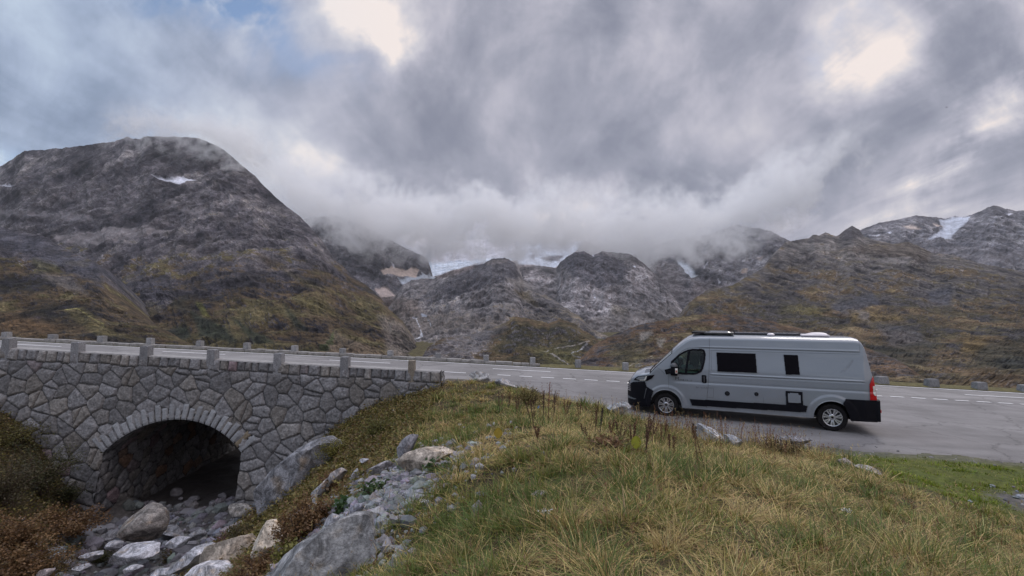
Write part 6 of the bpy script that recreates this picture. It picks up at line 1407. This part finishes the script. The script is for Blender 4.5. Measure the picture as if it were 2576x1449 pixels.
# one big yellow-green dock leaf, a scrap of blue litter, white umbels
def leaf_obj(name, x, y, size, col, label, cat, tilt=.9):
    b = hit(x, y); n = 9; A, B = np.meshgrid(np.linspace(-1, 1, n), np.linspace(0, 1, n), indexing='ij'); w_ = np.sin(B * math.pi * .92 + .12) ** .7
    V = np.stack([A * w_ * .42, .05 * np.cos(A * 2) * B, B + 0 * A], -1) * size; V[..., 2] += .12; V[..., 1] += .12 * size * B ** 2
    o = mesh_np(name, V.reshape(-1, 3), grid_faces(n, n), LEAFM, np.tile(col, (n * n, 1)) * (1 + .3 * fbm(V.reshape(-1, 3) * 30, 3))[:, None]); o.location = tuple(b); tag(o, label, cat); return o
leaf_obj("dock_leaf", 1601, 1152, .16, (.26, .27, .03), "single bright yellow-green dock leaf standing in the grass", "leaf")
leaf_obj("yellow_leaf", 1253, 1122, .16, (.30, .22, .03), "yellow leaf in the grass right of the flat schist boulder", "leaf")
b = hit(1355, 1040); o = MB().box((0, 0, .16), (.035, .02, .07), Matrix.Rotation(.4, 3, 'Y')).build("litter_scrap", mat_basic("blue_plastic", (.12, .30, .62), rough=.4), bevel=.006); o.location = tuple(b); tag(o, "tiny pale blue scrap of litter caught in the grass", "litter")
for k, (x, y, lab) in enumerate([(1370, 1378, "white flower head low in the foreground grass"), (2128, 1362, "white flower head in the grass at the lower right"), (1062, 1320, "white flower head in the grass right of the gravel"), (988, 1052, "white umbel on the bank below the parapet end"), (1155, 1102, "white umbel above the flat schist boulder")]):
    b = hit(x, y); st = MB(); st.tube([(0, 0, -.02), (.01, 0, .26)], .003, 5); o = st.build("white_flower", mat_basic("flower_stem", (.08, .09, .03)), None); o.location = tuple(b); tag(o, lab, "flower")
    rg = np.random.default_rng(k); n = 40; V, F, C = leaves(n, np.array([.01, 0, .26]) + np.zeros((n, 3)), rg.normal(0, 1, (n, 3)) * np.array([.022, .022, .006]), rg.uniform(.008, .018, n), np.array([[.6, .6, .56]]) * rg.uniform(.7, 1.1, n)[:, None], rg)
    mesh_np("umbel", V, F, LEAFM, C, smooth=False, parent=o)
for k, (x, y, lab) in enumerate([(560, 1372, "pink willowherb flowers above the white streaked slab"), (530, 1428, "pink willowherb flowers above the white rounded boulder"), (105, 1420, "pink flower spikes among the rusty ferns")]):
    b = hit(x, y, 18); st = MB(); rg = np.random.default_rng(50 + k)
    for q in range(5): st.tube([(rg.normal(0, .08), rg.normal(0, .08), -.02), (rg.normal(0, .12), rg.normal(0, .12), rg.uniform(.2, .42))], .004, 4)
    o = st.build("willowherb_flower", mat_basic("herb_stem", (.12, .04, .04)), None); o.location = tuple(b); tag(o, lab, "flower")
    n = 130; V, F, C = leaves(n, np.array([0, 0, .25]) + np.zeros((n, 3)), rg.normal(0, 1, (n, 3)) * np.array([.10, .10, .08]), rg.uniform(.015, .035, n), np.array([[.28, .10, .18]]) * rg.uniform(.6, 1.2, n)[:, None], rg)
    mesh_np("petals", V, F, LEAFM, C, smooth=False, parent=o)
# bird far up in the sky
bp = at(2382, 270, 150); A = 1.5
bm_ = MB(); bm_.add([(-.9, 0, .0), (-.35, .12, .10), (0, .1, .02), (0, -.2, 0), (-.35, -.14, .08), (.35, .12, .14), (1.0, 0, .34), (.35, -.14, .12)], [(0, 1, 4), (1, 2, 3, 4), (2, 5, 7, 3), (5, 6, 7)]); bm_.tube([(-.30, -.1, -.16), (-.1, 0, -.06), (.12, .05, .03), (.22, .1, .05)], [.02, .09, .08, .02], 6)
o = bm_.build("bird", mat_basic("feathers", (.03, .03, .04), rough=.9)); o.location = tuple(bp); tag(o, "tiny dark bird gliding high in the sky on the right", "bird")

# ------------------------------------------------------------------ haze: one even, closed box of air round camera and scene
hb = MB().box((0, 2200, 700), (9000, 5200, 1700)).build("haze", None); hm = bpy.data.materials.new("haze_air"); hm.use_nodes = True; t = NT(hm.node_tree); t.n.clear()
o_ = t.new('ShaderNodeOutputMaterial'); pv = t.new('ShaderNodeVolumePrincipled'); pv.inputs['Color'].default_value = (.90, .94, 1.0, 1); pv.inputs['Density'].default_value = .000026; pv.inputs['Anisotropy'].default_value = .1
t.l.new(pv.outputs[0], o_.inputs['Volume']); hb.data.materials.append(hm); tag(hb, kind='stuff')
